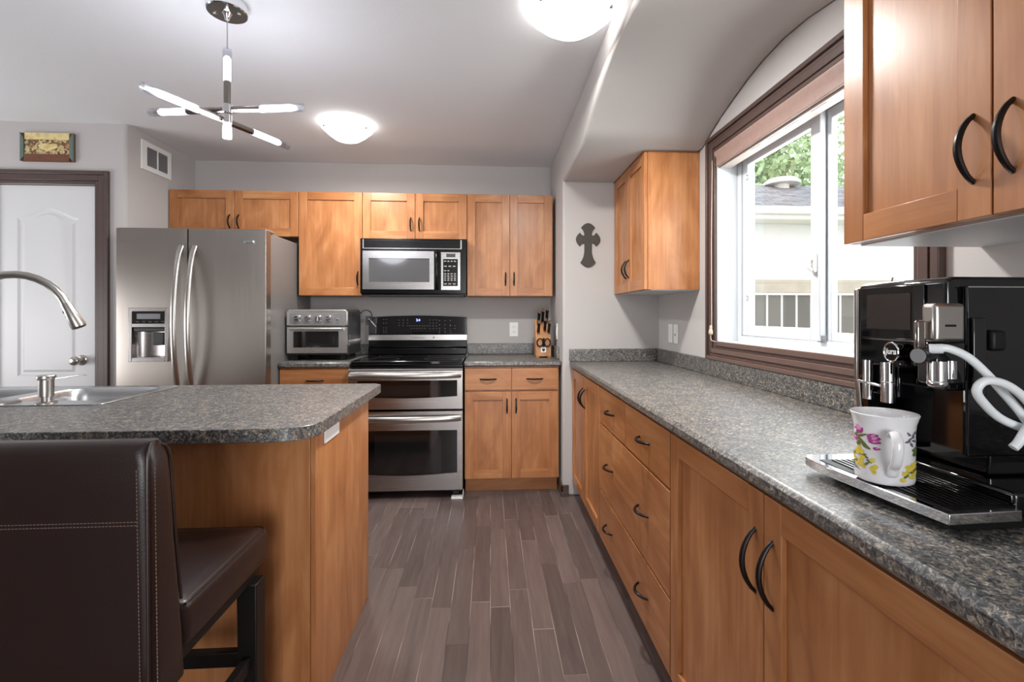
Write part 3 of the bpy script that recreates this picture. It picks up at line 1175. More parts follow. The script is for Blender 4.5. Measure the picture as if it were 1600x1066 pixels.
b.box(wx0, wx1, MY - .016, MY, frz0, wz0); b.box(wx0, wx1, MY - .016, MY, wz1, frz1)
dr_ = b.done('door', 'steelx', mw)
b = MB(); b.box(wx0, wx1, MY - .012, MY - .001, wz0, wz1)
b.done('window', 'mwglass', dr_)
b = MB(); b.tube([(mx_(684.5), MY - .002, frz0 + .004), (mx_(684.5), MY - .028, frz0 + .03), (mx_(684.5), MY - .036, (frz0 + frz1) / 2), (mx_(684.5), MY - .028, frz1 - .03), (mx_(684.5), MY - .002, frz1 - .004)], .0125, 14)
b.done('handle', 'black', dr_)
b = MB(); b.box(mx_(690.5), mx_(721), MY - .008, MY - .0005, mz_(454), mz_(393.5))
cp = b.done('control_panel', 'steelx', mw, bevel=.002)
b = MB(); b.box(mx_(699), mx_(713), MY - .0095, MY - .0081, mz_(401.5), mz_(396))
b.done('display', 'darkgrey', cp)
b = MB(); b.box(mx_(694), mx_(717), MY - .0095, MY - .0081, mz_(447.5), mz_(404.5))
kp = b.done('keypad', 'black', cp)
b = MB()
for r, n, xs in ((408, 4, 0), (416, 3, 0), (423, 2, 0), (428, 4, 0), (431.6, 4, 0), (435, 4, 0), (438, 4, 0), (444, 3, 0)):
    for c in range(n):
        w_ = 20.5 / (4 if n != 3 else 3)
        x = 695.5 + c * w_
        b.box(mx_(x), mx_(x + w_ * .62), MY - .0103, MY - .0096, mz_(r + .9), mz_(r - .9))
b.done('key', 'dial', kp)
b = MB(); b.box(MX0 + .02, MX1 - .02, MY + .03, YB - .1, MZ0 - .004, MZ0 + .0035)
b.done('underside_grille', 'darkgrey', mw)

# ------------------------------------------------------------------ range with double oven
RX0, RX1 = -.936, -.186
rg = thing('range', (-.56, 3.6, 0), 'stainless and black freestanding range with double oven and glass cooktop', 'range')
b = MB(); b.box(RX0, RX1, 3.30, 3.90, .035, .895)
b.done('body', 'black', rg, bevel=.002)
b = MB(); b.box(RX0 + .03, RX0 + .07, 3.33, 3.37, 0, .034); b.box(RX1 - .07, RX1 - .03, 3.33, 3.37, 0, .034); b.box(RX0 + .03, RX0 + .07, 3.82, 3.86, 0, .034); b.box(RX1 - .07, RX1 - .03, 3.82, 3.86, 0, .034)
b.done('foot', 'darkgrey', rg)
b = MB(); b.box(RX0 + .002, RX1 - .002, 3.285, 3.83, .8955, .922)
ck = b.done('cooktop', 'blackglass', rg, bevel=.007, seg=3)
b = MB()
for x, y, r in ((-.75, 3.43, .11), (-.37, 3.43, .09), (-.75, 3.68, .08), (-.37, 3.68, .1)):
    b.lathe([(r - .002, 0), (r + .002, 0), (r + .002, .0004), (r - .002, .0004), (r - .002, 0)], (x, y, .9222), 40)
b.done('burner_ring', 'darkgrey', ck)
b = MB(); b.prism([(3.285, .878), (3.255, .872), (3.252, .862), (3.285, .862)], 'yz', RX0 + .001, RX1 - .001)
ct_ = b.done('vent_trim', 'steelx', rg)
b = MB()
for x0, x1 in ((-.92, -.84), (-.80, -.76), (-.72, -.64), (-.57, -.42), (-.385, -.345), (-.33, -.21)):
    b.box(x0, x1, 3.2555, 3.262, .8725, .8765)
b.done('vent_slot', 'black', ct_)


def oven_door(z0, z1, wz0, wz1, hz, sag):
    m = MB()
    y0, y1 = 3.248, 3.297
    wx0, wx1 = RX0 + .06, RX1 - .036
    m.box(RX0 + .001, wx0, y0, y1, z0, z1, 'x'); m.box(wx1, RX1 - .001, y0, y1, z0, z1, 'x')
    m.box(wx0, wx1, y0, y1, wz1, z1, 'x')
    bot = []
    for k in range(17):
        t = k / 16
        bot.append((wx0 + (wx1 - wx0) * t, wz0 - sag * math.sin(PI * t)))
    m.prism([(wx0, z0)] + [(wx1, z0)] + bot[::-1], 'xz', y0, y1)
    d = m.done('oven_door', 'steelx', rg)
    m = MB(); m.box(wx0, wx1, y0 + .003, y1 - .004, wz0 - sag, wz1)
    wn = m.done('window', 'blackglass', d)
    m = MB(); m.box(wx0 + .11, wx1 - .11, y0 + .0015, y0 + .0029, wz0 + .004, wz1 - .03)
    m.done('inner_glass', 'ovenglass', wn)
    m = MB()
    pts = []
    for k in range(17):
        t = k / 16
        pts.append((RX0 + .012 + (RX1 - RX0 - .024) * t, 3.236 - .034 * math.sin(PI * t) ** .5, hz - .004 * math.sin(PI * t)))
    m.tube(pts, .0205, 14, flat=(.55, 1.0))
    m.done('handle', 'nickel', d)
    return d


oven_door(.604, .858, .688, .795, .832, .012)
oven_door(.062, .588, .178, .462, .545, .016)
# back guard with controls
GY = 3.845
b = MB()
gx0, gx1 = -.948, -.186
b.prism([(GY - .03, .9225), (3.90, .9225), (3.90, 1.03), (GY - .012, 1.03), (GY - .012, .98), (GY - .03, .97)], 'yz', gx0, gx1)
b.done('backguard', 'black', rg, bevel=.004)
b = MB(); b.box(gx0 - .003, gx1 + .003, GY - .018, 3.902, 1.031, 1.078)
sp = b.done('trim_strip', 'steelx', rg, bevel=.003)
text_part('lettering', 'Kenmore', 'chrome', sp, (-.567, GY - .0185, 1.0545), (PI / 2, 0, 0), .027, shear=.15)
b = MB(); b.cyl((-.444, GY - .0185, 1.0535), (-.444, GY - .021, 1.0535), .006, n=16)
b.done('knob', 'chrome', sp)
b = MB()
tp = [(gx0 + (gx1 - gx0) * k / 16, 1.212 + .014 * math.sin(PI * k / 16)) for k in range(17)]
b.prism([(gx0, 1.0785), (gx1, 1.0785)] + tp[::-1], 'xz', GY - .008, 3.90)
pn = b.done('control_panel', 'blackglass', rg, bevel=.004)
b = MB()
rr = random.Random(3)
for (px0, px1, n, pys) in ((600, 604, 2, (499, 505, 513, 517, 520.5)), (624, 637, 3, (500, 505, 509)), (640, 668, 8, (509.5,)), (643, 664, 6, (514,)), (672, 682, 3, (500, 505, 509.5, 514)), (687, 704, 3, (501, 508, 514, 518, 521)), (704, 711, 2, (509.5, 514))):
    for py in pys:
        for c in range(n):
            px = px0 + (px1 - px0) * c / max(1, n - 1)
            x = gx0 + (px - 577) * (gx1 - gx0) / 153.
            z = 1.22 - (py - 494) * .00478
            b.box(x - .004, x + .004, GY - .0086, GY - .0082, z - .0015, z + .0015)
b.done('panel_marking', 'midgrey', pn)
text_part('clock', '2:4', 'bluelit', pn, (-.567, GY - .0087, 1.190), (PI / 2, 0, 0), .026)
b = MB(); b.prism([(gx0 - .0005, 1.20), (gx0 + .055, 1.137), (gx0 + .055, 1.143), (gx0 + .004, 1.205)], 'xz', GY - .0088, GY - .0082)
b.done('painted_glint', 'plastic', pn)  # white slash painting a glint onto the left end of the panel
b = MB(); b.box(-.262, -.184, 3.240, 3.298, .0005, .012); b.box(-.1845, -.1805, 3.24, 3.298, .012, .05)
tag(b.done('plastic_spacer', 'plastic', bevel=.002), 'small white plastic piece on the floor under the right front corner of the range', 'spacer')

# ------------------------------------------------------------------ toaster oven
TX0, TX1, TY0, TY1 = -1.398, -.985, 3.41, 3.74
to = thing('toaster_oven', (-1.19, 3.6, .915), 'stainless toaster oven with four round knobs on the countertop beside the refrigerator', 'toaster oven')
b = MB()
b.prism([(TX0, .955), (TX1, .955), (TX1, 1.255), (TX1 - .016, 1.27), (TX0 + .016, 1.27), (TX0, 1.255)], 'xz', TY0 + .02, TY1)
bo = b.done('housing', 'darkgrey', to, bevel=.004)
b = MB()
for r in range(4):
    for c in range(5):
        b.box(TX1 - .001, TX1 + .0012, TY0 + .12 + c * .04, TY0 + .145 + c * .04, 1.235 - r * .014, 1.241 - r * .014)
for r in range(10):
    b.box(TX1 - .001, TX1 + .0012, TY0 + .04, TY0 + .06, 1.15 - r * .017, 1.157 - r * .017)
b.done('vent', 'black', bo)
b = MB(); b.box(TX1 + .0002, TX1 + .002, TY0 + .025, TY1 - .002, 1.02, 1.055)
b.done('side_band', 'toaster', bo)
b = MB()
for x in (TX0 + .03, TX1 - .06):
    for y in (TY0 + .04, TY1 - .06):
        b.box(x, x + .03, y, y + .03, .9155, .955)
b.done('foot', 'blackmatte', to)
b = MB(); b.prism([(TX0, 1.155), (TX1, 1.155), (TX1, 1.252), (TX1 - .016, 1.268), (TX0 + .016, 1.268), (TX0, 1.252)], 'xz', TY0 - .002, TY0 + .02)
pa = b.done('control_panel', 'toaster', to, bevel=.006, seg=3)
b = MB(); b.box(TX0 + .022, TX1 - .03, TY0 - .004, TY0 - .0021, 1.168, 1.242)
b.done('panel_inset', 'midgrey', pa, bevel=.001)
for i, x in enumerate((-1.318, -1.248, -1.178, -1.108)):
    b = MB(); b.lathe([(0, -.030), (.016, -.030), (.018, -.026), (.019, -.008), (.022, -.005), (.022, 0), (0, 0)], (x, TY0 - .004, 1.207), 28, axis='y')
    kn = b.done('knob', 'chrome', pa)
    a = (0.1, .8, 1.5, .2)[i]
    b = MB(); d = Vector((math.cos(a), 0, math.sin(a))); q = Vector((x, TY0 - .0345, 1.207))
    b.tube([q - d * .016, q + d * .016], .0035, 8)
    b.done('pointer', 'toaster', kn)
b = MB(); b.tube([(-1.052, TY0 - .004, 1.2), (-1.05, TY0 - .014, 1.203), (-1.043, TY0 - .018, 1.207)], .006, 10)
b.done('toggle', 'chrome', pa)
b = MB()
x0, x1, z0, z1 = TX0 + .004, TX1 - .004, .968, 1.148
gx_0, gx_1, gz0, gz1 = x0 + .042, x1 - .058, 1.006, 1.118
b.box(x0, gx_0, TY0, TY0 + .019, z0, z1); b.box(gx_1, x1, TY0, TY0 + .019, z0, z1)
b.box(gx_0, gx_1, TY0, TY0 + .019, z0, gz0); b.box(gx_0, gx_1, TY0, TY0 + .019, gz1, z1)
td = b.done('door', 'toaster', to)
b = MB(); b.box(gx_0, gx_1, TY0 + .002, TY0 + .012, gz0, gz1)
b.done('window', 'ovenglass', td)
b = MB(); b.tube([(x0 + .03, TY0 + .002, 1.134), (x0 + .03, TY0 - .03, 1.134), (x1 - .03, TY0 - .03, 1.134), (x1 - .03, TY0 + .002, 1.134)], .0085, 12)
b.done('handle', 'toaster', td)
text_part('lettering', 'Cuisinart', 'chrome', td, (-1.19, TY0 - .0003, .987), (PI / 2, 0, 0), .016)
b = MB()
ring = [(-.958 + .043 * math.cos(a), 3.80, 1.225 + .043 * math.sin(a)) for a in [2.6 - k * .32 for k in range(14)]]
b.tube([(-1.05, 3.73, 1.20), (-1.02, 3.77, 1.235)] + ring, .0035, 8)
b.done('power_cord', 'darkgrey', to)
b = MB(); b.box(-.995, -.94, YB - .006, YB - .0005, 1.15, 1.225)
tag(b.done('wall_outlet', 'midgrey', bevel=.002), 'grey outlet plate on the back wall behind the toaster oven cord', 'outlet')

# ------------------------------------------------------------------ knife block
kb = thing('knife_block', (.385, 3.60, .915), 'wooden knife block in the counter corner right of the range', 'knife block')
b = MB()
b.prism([(3.545, .9235), (3.70, .9235), (3.70, 1.185), (3.665, 1.195), (3.545, 1.035)], 'yz', .336, .447, grain='z')
kbb = b.done('block', 'blockwood', kb, bevel=.003)
b = MB(); b.box(.34, .36, 3.55, 3.69, .9155, .9235); b.box(.423, .443, 3.55, 3.69, .9155, .9235)
b.done('foot', 'blockwood', kb)
b = MB(); b.box(.372, .410, 3.5435, 3.5449, .955, .993)
lg = b.done('emblem_plate', 'plastic', kbb)
b = MB()
b.prism([(.380, .985), (.380, .968), (.391, .960), (.402, .968), (.402, .985), (.394, .981), (.391, .986), (.386, .982)], 'xz', 3.5422, 3.5434)
b.done('emblem', 'navy', lg)
kd = Vector((0, -.646, .763))


def knife(x, t, L_, r, label, name='kitchen_knife'):
    # t: position up the slanted face 0..1 ; the handle sticks out of the block
    base = Vector((x, 3.545 + .12 * t, 1.035 + .16 * t)) + Vector((0, -.006, .006))
    k = thing(name, base, label, 'knife', 'knives in the knife block')
    dd = Vector((0, -.60, .80))
    m = MB(); m.tube([base + dd * .0005, base + dd * .002, base + dd * .006, base + dd * L_ * .5, base + dd * (L_ - .006), base + dd * L_], [r * .7, r * .8, r, r * .9, r * 1.08, r * .8], 12, flat=(.75, 1.))
    m.done('handle', 'blackmatte', k)
    m = MB(); m.tube([base + dd * (L_ - .008), base + dd * (L_ + .003)], [r * 1.1, r * .95], 12, flat=(.76, 1.))
    m.done('end_cap', 'nickel', k)
    m = MB(); m.tube([base + dd * .0, base + dd * .010], [r * 1.02, r * 1.02], 12, flat=(.77, 1.))
    m.done('bolster', 'nickel', k)
    return k


knife(.362, .78, .115, .0155, 'black-handled knife at the back left of the knife block')
knife(.392, .86, .115, .0155, 'black-handled knife at the back centre of the knife block')
knife(.424, .88, .122, .016, 'tallest black-handled knife at the back right of the knife block')
knife(.357, .36, .105, .0145, 'black-handled knife on the left of the knife block, middle row')
knife(.405, .46, .105, .0145, 'black-handled knife right of centre in the knife block, middle row')
knife(.434, .36, .105, .0145, 'black-handled knife on the right of the knife block, middle row')
sc = thing('scissors', (.391, 3.54, 1.03), 'black-handled kitchen scissors hanging at the front of the knife block', 'scissors')
for s_ in (-1, 1):
    b = MB()
    cx = .391 + s_ * .027
    lp = [(cx + .022 * math.cos(a), 3.531, 1.028 + .028 * math.sin(a)) for a in [2 * PI * k / 20 for k in range(21)]]
    b.tube(lp, .005, 8, cap=False)
    b.done('loop', 'blackmatte', sc)
b = MB(); b.tube([(.391, 3.536, 1.06), (.391, 3.536, .998)], .008, 10)
b.done('pivot', 'blackmatte', sc)

# ------------------------------------------------------------------ wall cross, picture, vent
def cross_poly():
    """four arms that flare in concave curves to rounded tips"""
    c = (.664, 1.745)
    pts = []
    nk = .0255
    for ang, L_, ac, hw, a0 in ((PI / 2, .111, .0806, .0485, .030), (0, .0836, .0555, .0467, .030),
                                (-PI / 2, .190, .157, .0525, .075), (PI, .0836, .0555, .0467, .030)):
        u = Vector((math.cos(ang), math.sin(ang)))
        v = Vector((-u.y, u.x))
        side = []
        if ang == -PI / 2:
            side.append((.030, nk))
        for k in range(7):
            t = k / 6
            side.append((a0 + (ac - a0) * t, nk + (hw - nk) * t ** 2.2))
        tip = []
        for k in range(1, 10):
            t = 1 - 2 * k / 10
            tip.append((ac + (L_ - ac) * (1 - t * t), hw * t))
        for a, h in side + tip + [(a, -h) for a, h in side[::-1]]:
            p = u * a + v * h
            pts.append((c[0] + p.x, c[1] + p.y))
    # arms come in the order top, right, bottom, left: each starts on its left side seen along the arm
    out = [pts[0]]
    for p in pts[1:]:
        if (p[0] - out[-1][0]) ** 2 + (p[1] - out[-1][1]) ** 2 > 1e-8:
            out.append(p)
    return out


b = MB(); b.prism(cross_poly(), 'xz', YA - .012, YA - .0005)
tag(b.done('wall_cross', 'iron', bevel=.002), 'dark metal cross with flared rounded arms on the alcove wall', 'cross')

pc = thing('wall_picture', (-2.755, YD, 2.28), 'small carved relief picture with cream and brown blotches above the white door', 'picture')
b = MB(); b.box(-2.911, -2.600, YD - .012, YD - .0005, 2.188, 2.366)
b.done('backing', 'rust', pc, bevel=.002)
b = MB(); b.prism([(-2.911, 2.366), (-2.890, 2.325), (-2.890, 2.215), (-2.911, 2.188)], 'xz', YD - .022, YD - .0125)
b.done('frame_side', 'teal', pc)
b = MB(); b.prism([(-2.600, 2.366), (-2.622, 2.325), (-2.622, 2.215), (-2.600, 2.188)], 'xz', YD - .022, YD - .0125)
b.done('frame_side', 'teal', pc)
b = MB(); b.box(-2.8895, -2.6225, YD - .016, YD - .0125, 2.232, 2.322)
b.done('relief', 'art', pc)
b = MB(); b.box(-2.885, -2.625, YD - .020, YD - .0125, 2.3225, 2.364)
b.done('upper_band', 'cream', pc)
b = MB(); b.box(-2.8895, -2.6225, YD - .021, YD - .0125, 2.19, 2.2315)
b.done('lower_band', 'rust', pc)
b = MB(); b.prism([(-2.81, 2.285), (-2.79, 2.3), (-2.75, 2.295), (-2.70, 2.298), (-2.69, 2.275), (-2.72, 2.262), (-2.755, 2.25), (-2.79, 2.262)], 'xz', YD - .019, YD - .0165)
b.done('pale_figure', 'cream', pc)

vt = thing('vent_grille', (XL, 3.48, 2.295), 'white square air return grille high on the wall left of the refrigerator', 'vent')
b = MB()
y0, y1, z0, z1 = 3.335, 3.632, 2.198, 2.392
for a, c_ in ((y0, y0 + .05), (y1 - .035, y1)):
    b.box(XL + .0005, XL + .010, a, c_, z0, z1)
b.box(XL + .0005, XL + .010, y0 + .05, y1 - .035, z0, z0 + .034); b.box(XL + .0005, XL + .010, y0 + .05, y1 - .035, z1 - .034, z1)
b.box(XL + .0005, XL + .010, 3.488, 3.496, z0 + .034, z1 - .034)
b.done('frame', 'plastic', vt, bevel=.002)
b = MB(); b.box(XL + .0005, XL + .003, y0 + .05, y1 - .035, z0 + .034, z1 - .034)
lv = b.done('mesh', 'midgrey', vt)
b = MB()
for i in range(9):
    z = z0 + .038 + i * .0138
    b.box(XL + .003, XL + .007, y0 + .05, y1 - .035, z, z + .004)
b.done('louvre', 'midgrey', vt)

# ------------------------------------------------------------------ ceiling lights
def flush_light(x, y, r, label, power):
    t = thing('ceiling_light', (x, y, C), label, 'ceiling light', 'frosted glass ceiling lights')
    m = MB(); m.lathe([(0, -.0005), (r * .55, -.0005), (r * .55, -.022), (0, -.022)], (x, y, C), 40)
    m.done('ceiling_pan', 'plastic', t)
    m = MB()
    m.lathe([(0, -.115), (r * .25, -.112), (r * .5, -.098), (r * .75, -.070), (r * .9, -.048), (r * .985, -.036), (r, -.032), (r * .985, -.030), (r * .88, -.040), (0, -.06)], (x, y, C), 56)
    m.done('glass_dish', 'dish', t)
    for k in range(3):
        a = PI / 2 + .1 + 2 * PI * k / 3
        cx, cy = x + r * .93 * math.cos(a), y + r * .93 * math.sin(a)
        m = MB(); m.box(cx - .006, cx + .006, cy - .006, cy + .006, C - .050, C - .0225); m.box(cx - .006 - .02 * math.cos(a), cx + .006, cy - .005, cy + .005, C - .0265, C - .0225)
        m.done('clip', 'midgrey', t)
    al = area_light('ceiling_light_lamp', (x, y, C - .122), (0, 0, 0), r * 1.2, r * 1.2, power, (1, .97, .93))
    al.data.shape = 'DISK'
    return t


flush_light(-.903, 3.12, .155, 'small frosted glass dish ceiling light in front of the range wall', 18)
flush_light(.312, 1.86, .168, 'frosted glass dish ceiling light close beside the soffit', 38)

ch = thing('chandelier', (-1.019, 1.943, C), 'chrome stick chandelier with six lit tubes hanging above the island', 'chandelier')
cx, cy = -1.019, 1.943
b = MB(); b.lathe([(0, -.001), (.072, -.001), (.072, -.036), (.069, -.040), (0, -.040)], (cx, cy, C), 48)
cn = b.done('canopy', 'chrome', ch)
b = MB()
for s_ in (-1, 1):
    b.lathe([(0, -.0405), (.007, -.0405), (.006, -.046), (0, -.047)], (cx + s_ * .045, cy, C), 16)
b.done('screw', 'nickel', cn)
b = MB(); b.lathe([(0, -.0405), (.018, -.0405), (.010, -.055), (.006, -.07), (0, -.07)], (cx, cy, C), 24)
b.done('ferrule', 'chrome', cn)
b = MB(); b.cyl((cx, cy, C - .06), (cx, cy, 2.262), .0022, n=10)
b.done('cable', 'nickel', ch)


def stick(p0, p1, q0, q1):
    """lit acrylic tubes at p0..q0 and q1..p1, chrome rod between"""
    p0, p1, q0, q1 = map(Vector, (p0, p1, q0, q1))
    m = MB(); m.cyl(q0, q1, .0125, n=20)
    m.done('rod', 'darknickel', ch)
    for a, c_ in ((q0, p0), (q1, p1)):
        d = (c_ - a).normalized()
        L_ = (c_ - a).length
        m = MB()
        prof = [a - d * .002, c_]
        m.tube(prof, .0165, 20, cap=False)
        m.tube([c_, a - d * .002], .0135, 20, cap=False)
        sh_ = m.done('shade', 'acrylic', ch)
        m = MB(); m.tube([a - d * .001, a + d * .004, a + d * L_ * .70, a + d * L_ * .76], [.008, .0128, .0128, .008], 16)
        m.done('lamp', 'lamp', sh_)


stick((-1.341, 1.999, 2.030), (-.722, 1.912, 2.030), (-1.191, 1.978, 2.030), (-.889, 1.9355, 2.030))
stick((-1.156, 1.684, 1.990), (-.911, 2.241, 1.990), (-1.081, 1.855, 1.990), (-.985, 2.072, 1.990))
stick((cx, cy, 2.262), (cx, cy, 1.915), (cx, cy, 2.137), (cx, cy, 1.975))
point_light('chandelier_glow', (cx, cy, 1.96), 11, (.88, .91, 1), .2)
b = MB(); b.lathe([(0, .016), (.017, .016), (.017, -.016), (0, -.016)], (cx, cy, 2.030), 20)
b.lathe([(0, .016), (.016, .016), (.016, -.016), (0, -.016)], (cx, cy, 1.990), 20)
b.done('joint', 'chrome', ch)

# ------------------------------------------------------------------ bar stool
st = thing('bar_stool', (-.85, 1.15, 0), 'dark brown leather bar stool with black wooden legs at the island', 'bar stool')
sx0, sx1 = -1.085, -.616


def pad_loop(x0, x1, y0, y1, z, r):
    return [(x, y, z) for x, y in rrect(x0, x1, y0, y1, r, 5)]


b = MB()   # back: leans away, thicker at the bottom, rolled top
rows = []
for z, yr, yf in ((.498, .930, 1.022), (.506, .926, 1.030), (.60, .925, 1.022), (.70, .922, 1.010), (.80, .918, .998), (.90, .915, .987), (.96, .914, .980), (.978, .916, .976), (.990, .922, .970), (.996, .933, .958)):
    e_ = 0 if .505 < z < .975 else .006
    rows.append(pad_loop(sx0 + e_, sx1 - e_, yr, yf, z, min(.022, (yf - yr) / 2.2)))
b.loft(rows)
bk = b.done('backrest', 'leather', st, angle=60)
b = MB()


def stitch(mb, p, q, n):
    p, q = Vector(p), Vector(q)
    for k in range(n):
        a = p.lerp(q, (k + .18) / n)
        c_ = p.lerp(q, (k + .82) / n)
        mb.tube([a, c_], .0009, 6)


for dz in (0, .0065):
    stitch(b, (sx0 + .02, .9165, .848 + dz), (sx1 - .022, .9165, .848 + dz), 70)
b.done('stitching', 'thread', bk)
b = MB()
stitch(b, (sx1 - .0215, .9245, .51), (sx1 - .0215, .9142, .95), 62)
b.done('stitching', 'thread', bk)
b = MB()
stitch(b, (sx1 - .0012, .9395, .53), (sx1 - .0012, .931, .95), 56)
b.done('stitching', 'thread', bk)
b = MB()
pp = [(sx1 - .004, .9195 + .0, .51), (sx1 - .004, .9175, .8), (sx1 - .005, .918, .955), (sx1 - .010, .93, .988), (sx1 - .012, .945, .992), (sx1 - .010, .96, .985), (sx1 - .004, .978, .955), (sx1 - .004, .995, .8), (sx1 - .004, 1.012, .66)]
b.tube(smooth_path(pp, 5), .003, 8)
b.done('piping', 'leather', bk)
b = MB()
rows = []
for z, e_ in ((.552, .004), (.558, 0), (.60, 0), (.625, .0), (.636, .004), (.643, .014), (.647, .04), (.648, .10)):
    rows.append(pad_loop(sx0 + .004 + e_, sx1 - .002 - e_, 1.024, 1.395 - e_, z, .02))
b.loft(rows)
se = b.done('seat', 'leather', st, angle=60)
b = MB()
b.tube([(sx1 - .007, 1.03, .638), (sx1 - .007, 1.2, .638), (sx1 - .007, 1.372, .638), (sx1 - .012, 1.384, .638), (sx1 - .026, 1.389, .638), (sx0 + .03, 1.389, .638)], .0030, 8)
b.done('piping', 'leather', se)
b = MB(); b.box(sx0 + .02, sx1 - .02, 1.03, 1.375, .515, .551)
b.done('apron', 'stoolleg', st, bevel=.002)
for (x, yt, yb_) in ((sx1 - .029, 1.348, 1.354), (sx0 + .029, 1.348, 1.354), (sx1 - .029, .972, .935), (sx0 + .029, .972, .935)):
    b = MB()
    zt_ = .5145 if yt > 1.2 else .4975
    b.loft([[(x - .023, yb_ - .023, 0), (x + .023, yb_ - .023, 0), (x + .023, yb_ + .023, 0), (x - .023, yb_ + .023, 0)],
            [(x - .026, yt - .026, zt_), (x + .026, yt - .026, zt_), (x + .026, yt + .026, zt_), (x - .026, yt + .026, zt_)]])
    b.done('leg', 'stoolleg', st, bevel=.003)
b = MB(); b.box(sx0 + .055, sx1 - .055, 1.340, 1.364, .285, .325)
b.done('stretcher', 'stoolleg', st, bevel=.002)
for x in (sx1 - .029, sx0 + .029):
    b = MB(); b.box(x - .011, x + .011, .976, 1.328, .285, .322)
    b.done('stretcher', 'stoolleg', st, bevel=.002)
b = MB(); b.box(sx0 + .055, sx1 - .055, .945, .965, .255, .288)
b.done('stretcher', 'stoolleg', st, bevel=.002)

# ------------------------------------------------------------------ coffee machine
cm = thing('coffee_machine', (.9, .83, .915), 'glossy black automatic coffee machine with chrome spouts on the window countertop', 'coffee machine')
FXC, NY, FY = .74, .738, .925
b = MB()
head = [(FXC, 1.105), (FXC, 1.286), (FXC + .012, 1.292), (1.125, 1.292), (1.125, 1.105)]
b.prism(head, 'xz', NY, FY)
b.box(.815, 1.125, NY, FY, .965, 1.105)
b.box(.775, 1.128, .665, FY + .004, .9165, .9645)
b.done('body', 'gloss', cm, bevel=.005, seg=3)
b = MB(); b.prism([(FXC - .002, 1.105), (FXC - .002, 1.282), (FXC + .03, 1.288), (FXC + .03, .965), (FXC + .01, .965)], 'xz', FY + .0005, FY + .012)
b.done('side_trim', 'nickel', cm, bevel=.003)
b = MB(); b.prism([(FXC + .012, .9655), (FXC + .004, 1.1045), (.8145, 1.1045), (.8145, .9655)], 'xz', FY - .016, FY - .0005)
b.done('cheek', 'gloss', cm)
b = MB(); b.box(FXC - .004, FXC - .0004, .775, .912, 1.186, 1.282)
ds = b.done('display', 'blackglass', cm, bevel=.001)
b = MB(); b.box(FXC - .005, FXC - .0041, .800, .898, 1.203, 1.268)
b.done('screen', 'screen', ds)
b = MB(); b.box(FXC - .0045, FXC - .0004, .772, .916, 1.1825, 1.1845)
b.done('chrome_line', 'chrome', ds)
b = MB(); b.box(FXC - .003, FXC - .0004, .77, .918, 1.105, 1.109)
b.done('lower_line', 'chrome', cm)
# coffee spouts, logo ring and lever
b = MB()
b.cyl((.700, .852, 1.074), (.700, .852, 1.146), .0085, n=24)
sp1 = b.done('spout', 'chrome', cm)
b = MB(); b.cyl((.698, .805, 1.076), (.698, .805, 1.146), .0105, n=24); b.lathe([(.0108, 0), (.0112, .001), (.0108, .002)], (.698, .805, 1.111), 24)
sp2 = b.done('spout', 'chrome', cm)
b = MB()
b.loft([[(.712, .862, 1.103), (.712, .80, 1.101), (.690, .815, 1.101), (.688, .868, 1.104)], [(.712, .862, 1.109), (.712, .80, 1.106), (.690, .815, 1.106), (.689, .866, 1.108)]])
b.done('lever', 'chrome', sp1, bevel=.002)
b = MB(); b.box(.7085, FXC, .795, .862, 1.085, 1.14)
b.done('spout_block', 'gloss', cm, bevel=.003)
b = MB()
rc = Vector((.714, .816, 1.163))
ring = [(rc.x, rc.y + .0155 * math.cos(a), rc.z + .0168 * math.sin(a)) for a in [2 * PI * k / 36 for k in range(37)]]
b.tube(ring, .0017, 8, cap=False)
rgp = b.done('logo_ring', 'chrome', cm)
b = MB(); b.lathe([(0, 0), (.0152, 0), (.0152, .02), (0, .02)], (rc.x + .001, rc.y, rc.z), 32, axis='x')
dk = b.done('logo_disc', 'gloss', cm)
text_part('lettering', 'jura', 'plastic', rgp, (rc.x - .0012, rc.y, rc.z + .001), (PI / 2, 0, -PI / 2), .0145, .0003, .22, .0004)
# milk frother module
b = MB(); b.box(.684, .735, .700, .726, 1.187, 1.2475)
ml = b.done('frother_cover', 'nickel', cm, bevel=.006, seg=3)
b = MB(); b.prism(rrect(.700, .718, 1.211, 1.2145, .0015), 'xz', .6992, .7005)
b.done('slot', 'blackmatte', ml)
b = MB(); b.box(.688, .7385, .704, .7375, 1.120, 1.1865)
fb = b.done('frother_body', 'gloss', cm, bevel=.004)
b = MB(); b.box(.6645, .681, .711, .719, 1.172, 1.221)
b.done('frother_lever', 'darknickel', cm, bevel=.003)
b = MB(); b.cyl((.689, .7145, 1.168), (.6625, .7065, 1.166), .0125, n=24)
kn = b.done('frother_knob', 'gloss', cm)
b = MB(); b.cyl((.6625, .7065, 1.166), (.6610, .7061, 1.166), .0112, n=24)
b.done('knob_cap', 'midgrey', kn)
b = MB(); b.cyl((.690, .703, 1.158), (.690, .703, 1.128), .0128, n=24); b.lathe([(0, 0), (.0115, 0), (.0135, .003), (.0135, .007), (.0115, .010), (0, .010)], (.690, .703, 1.119), 24)
b.done('milk_spout', 'chrome', cm)
b = MB(); b.cyl((.716, .709, 1.158), (.716, .709, 1.130), .0095, n=24)
b.done('milk_spout', 'chrome', cm)
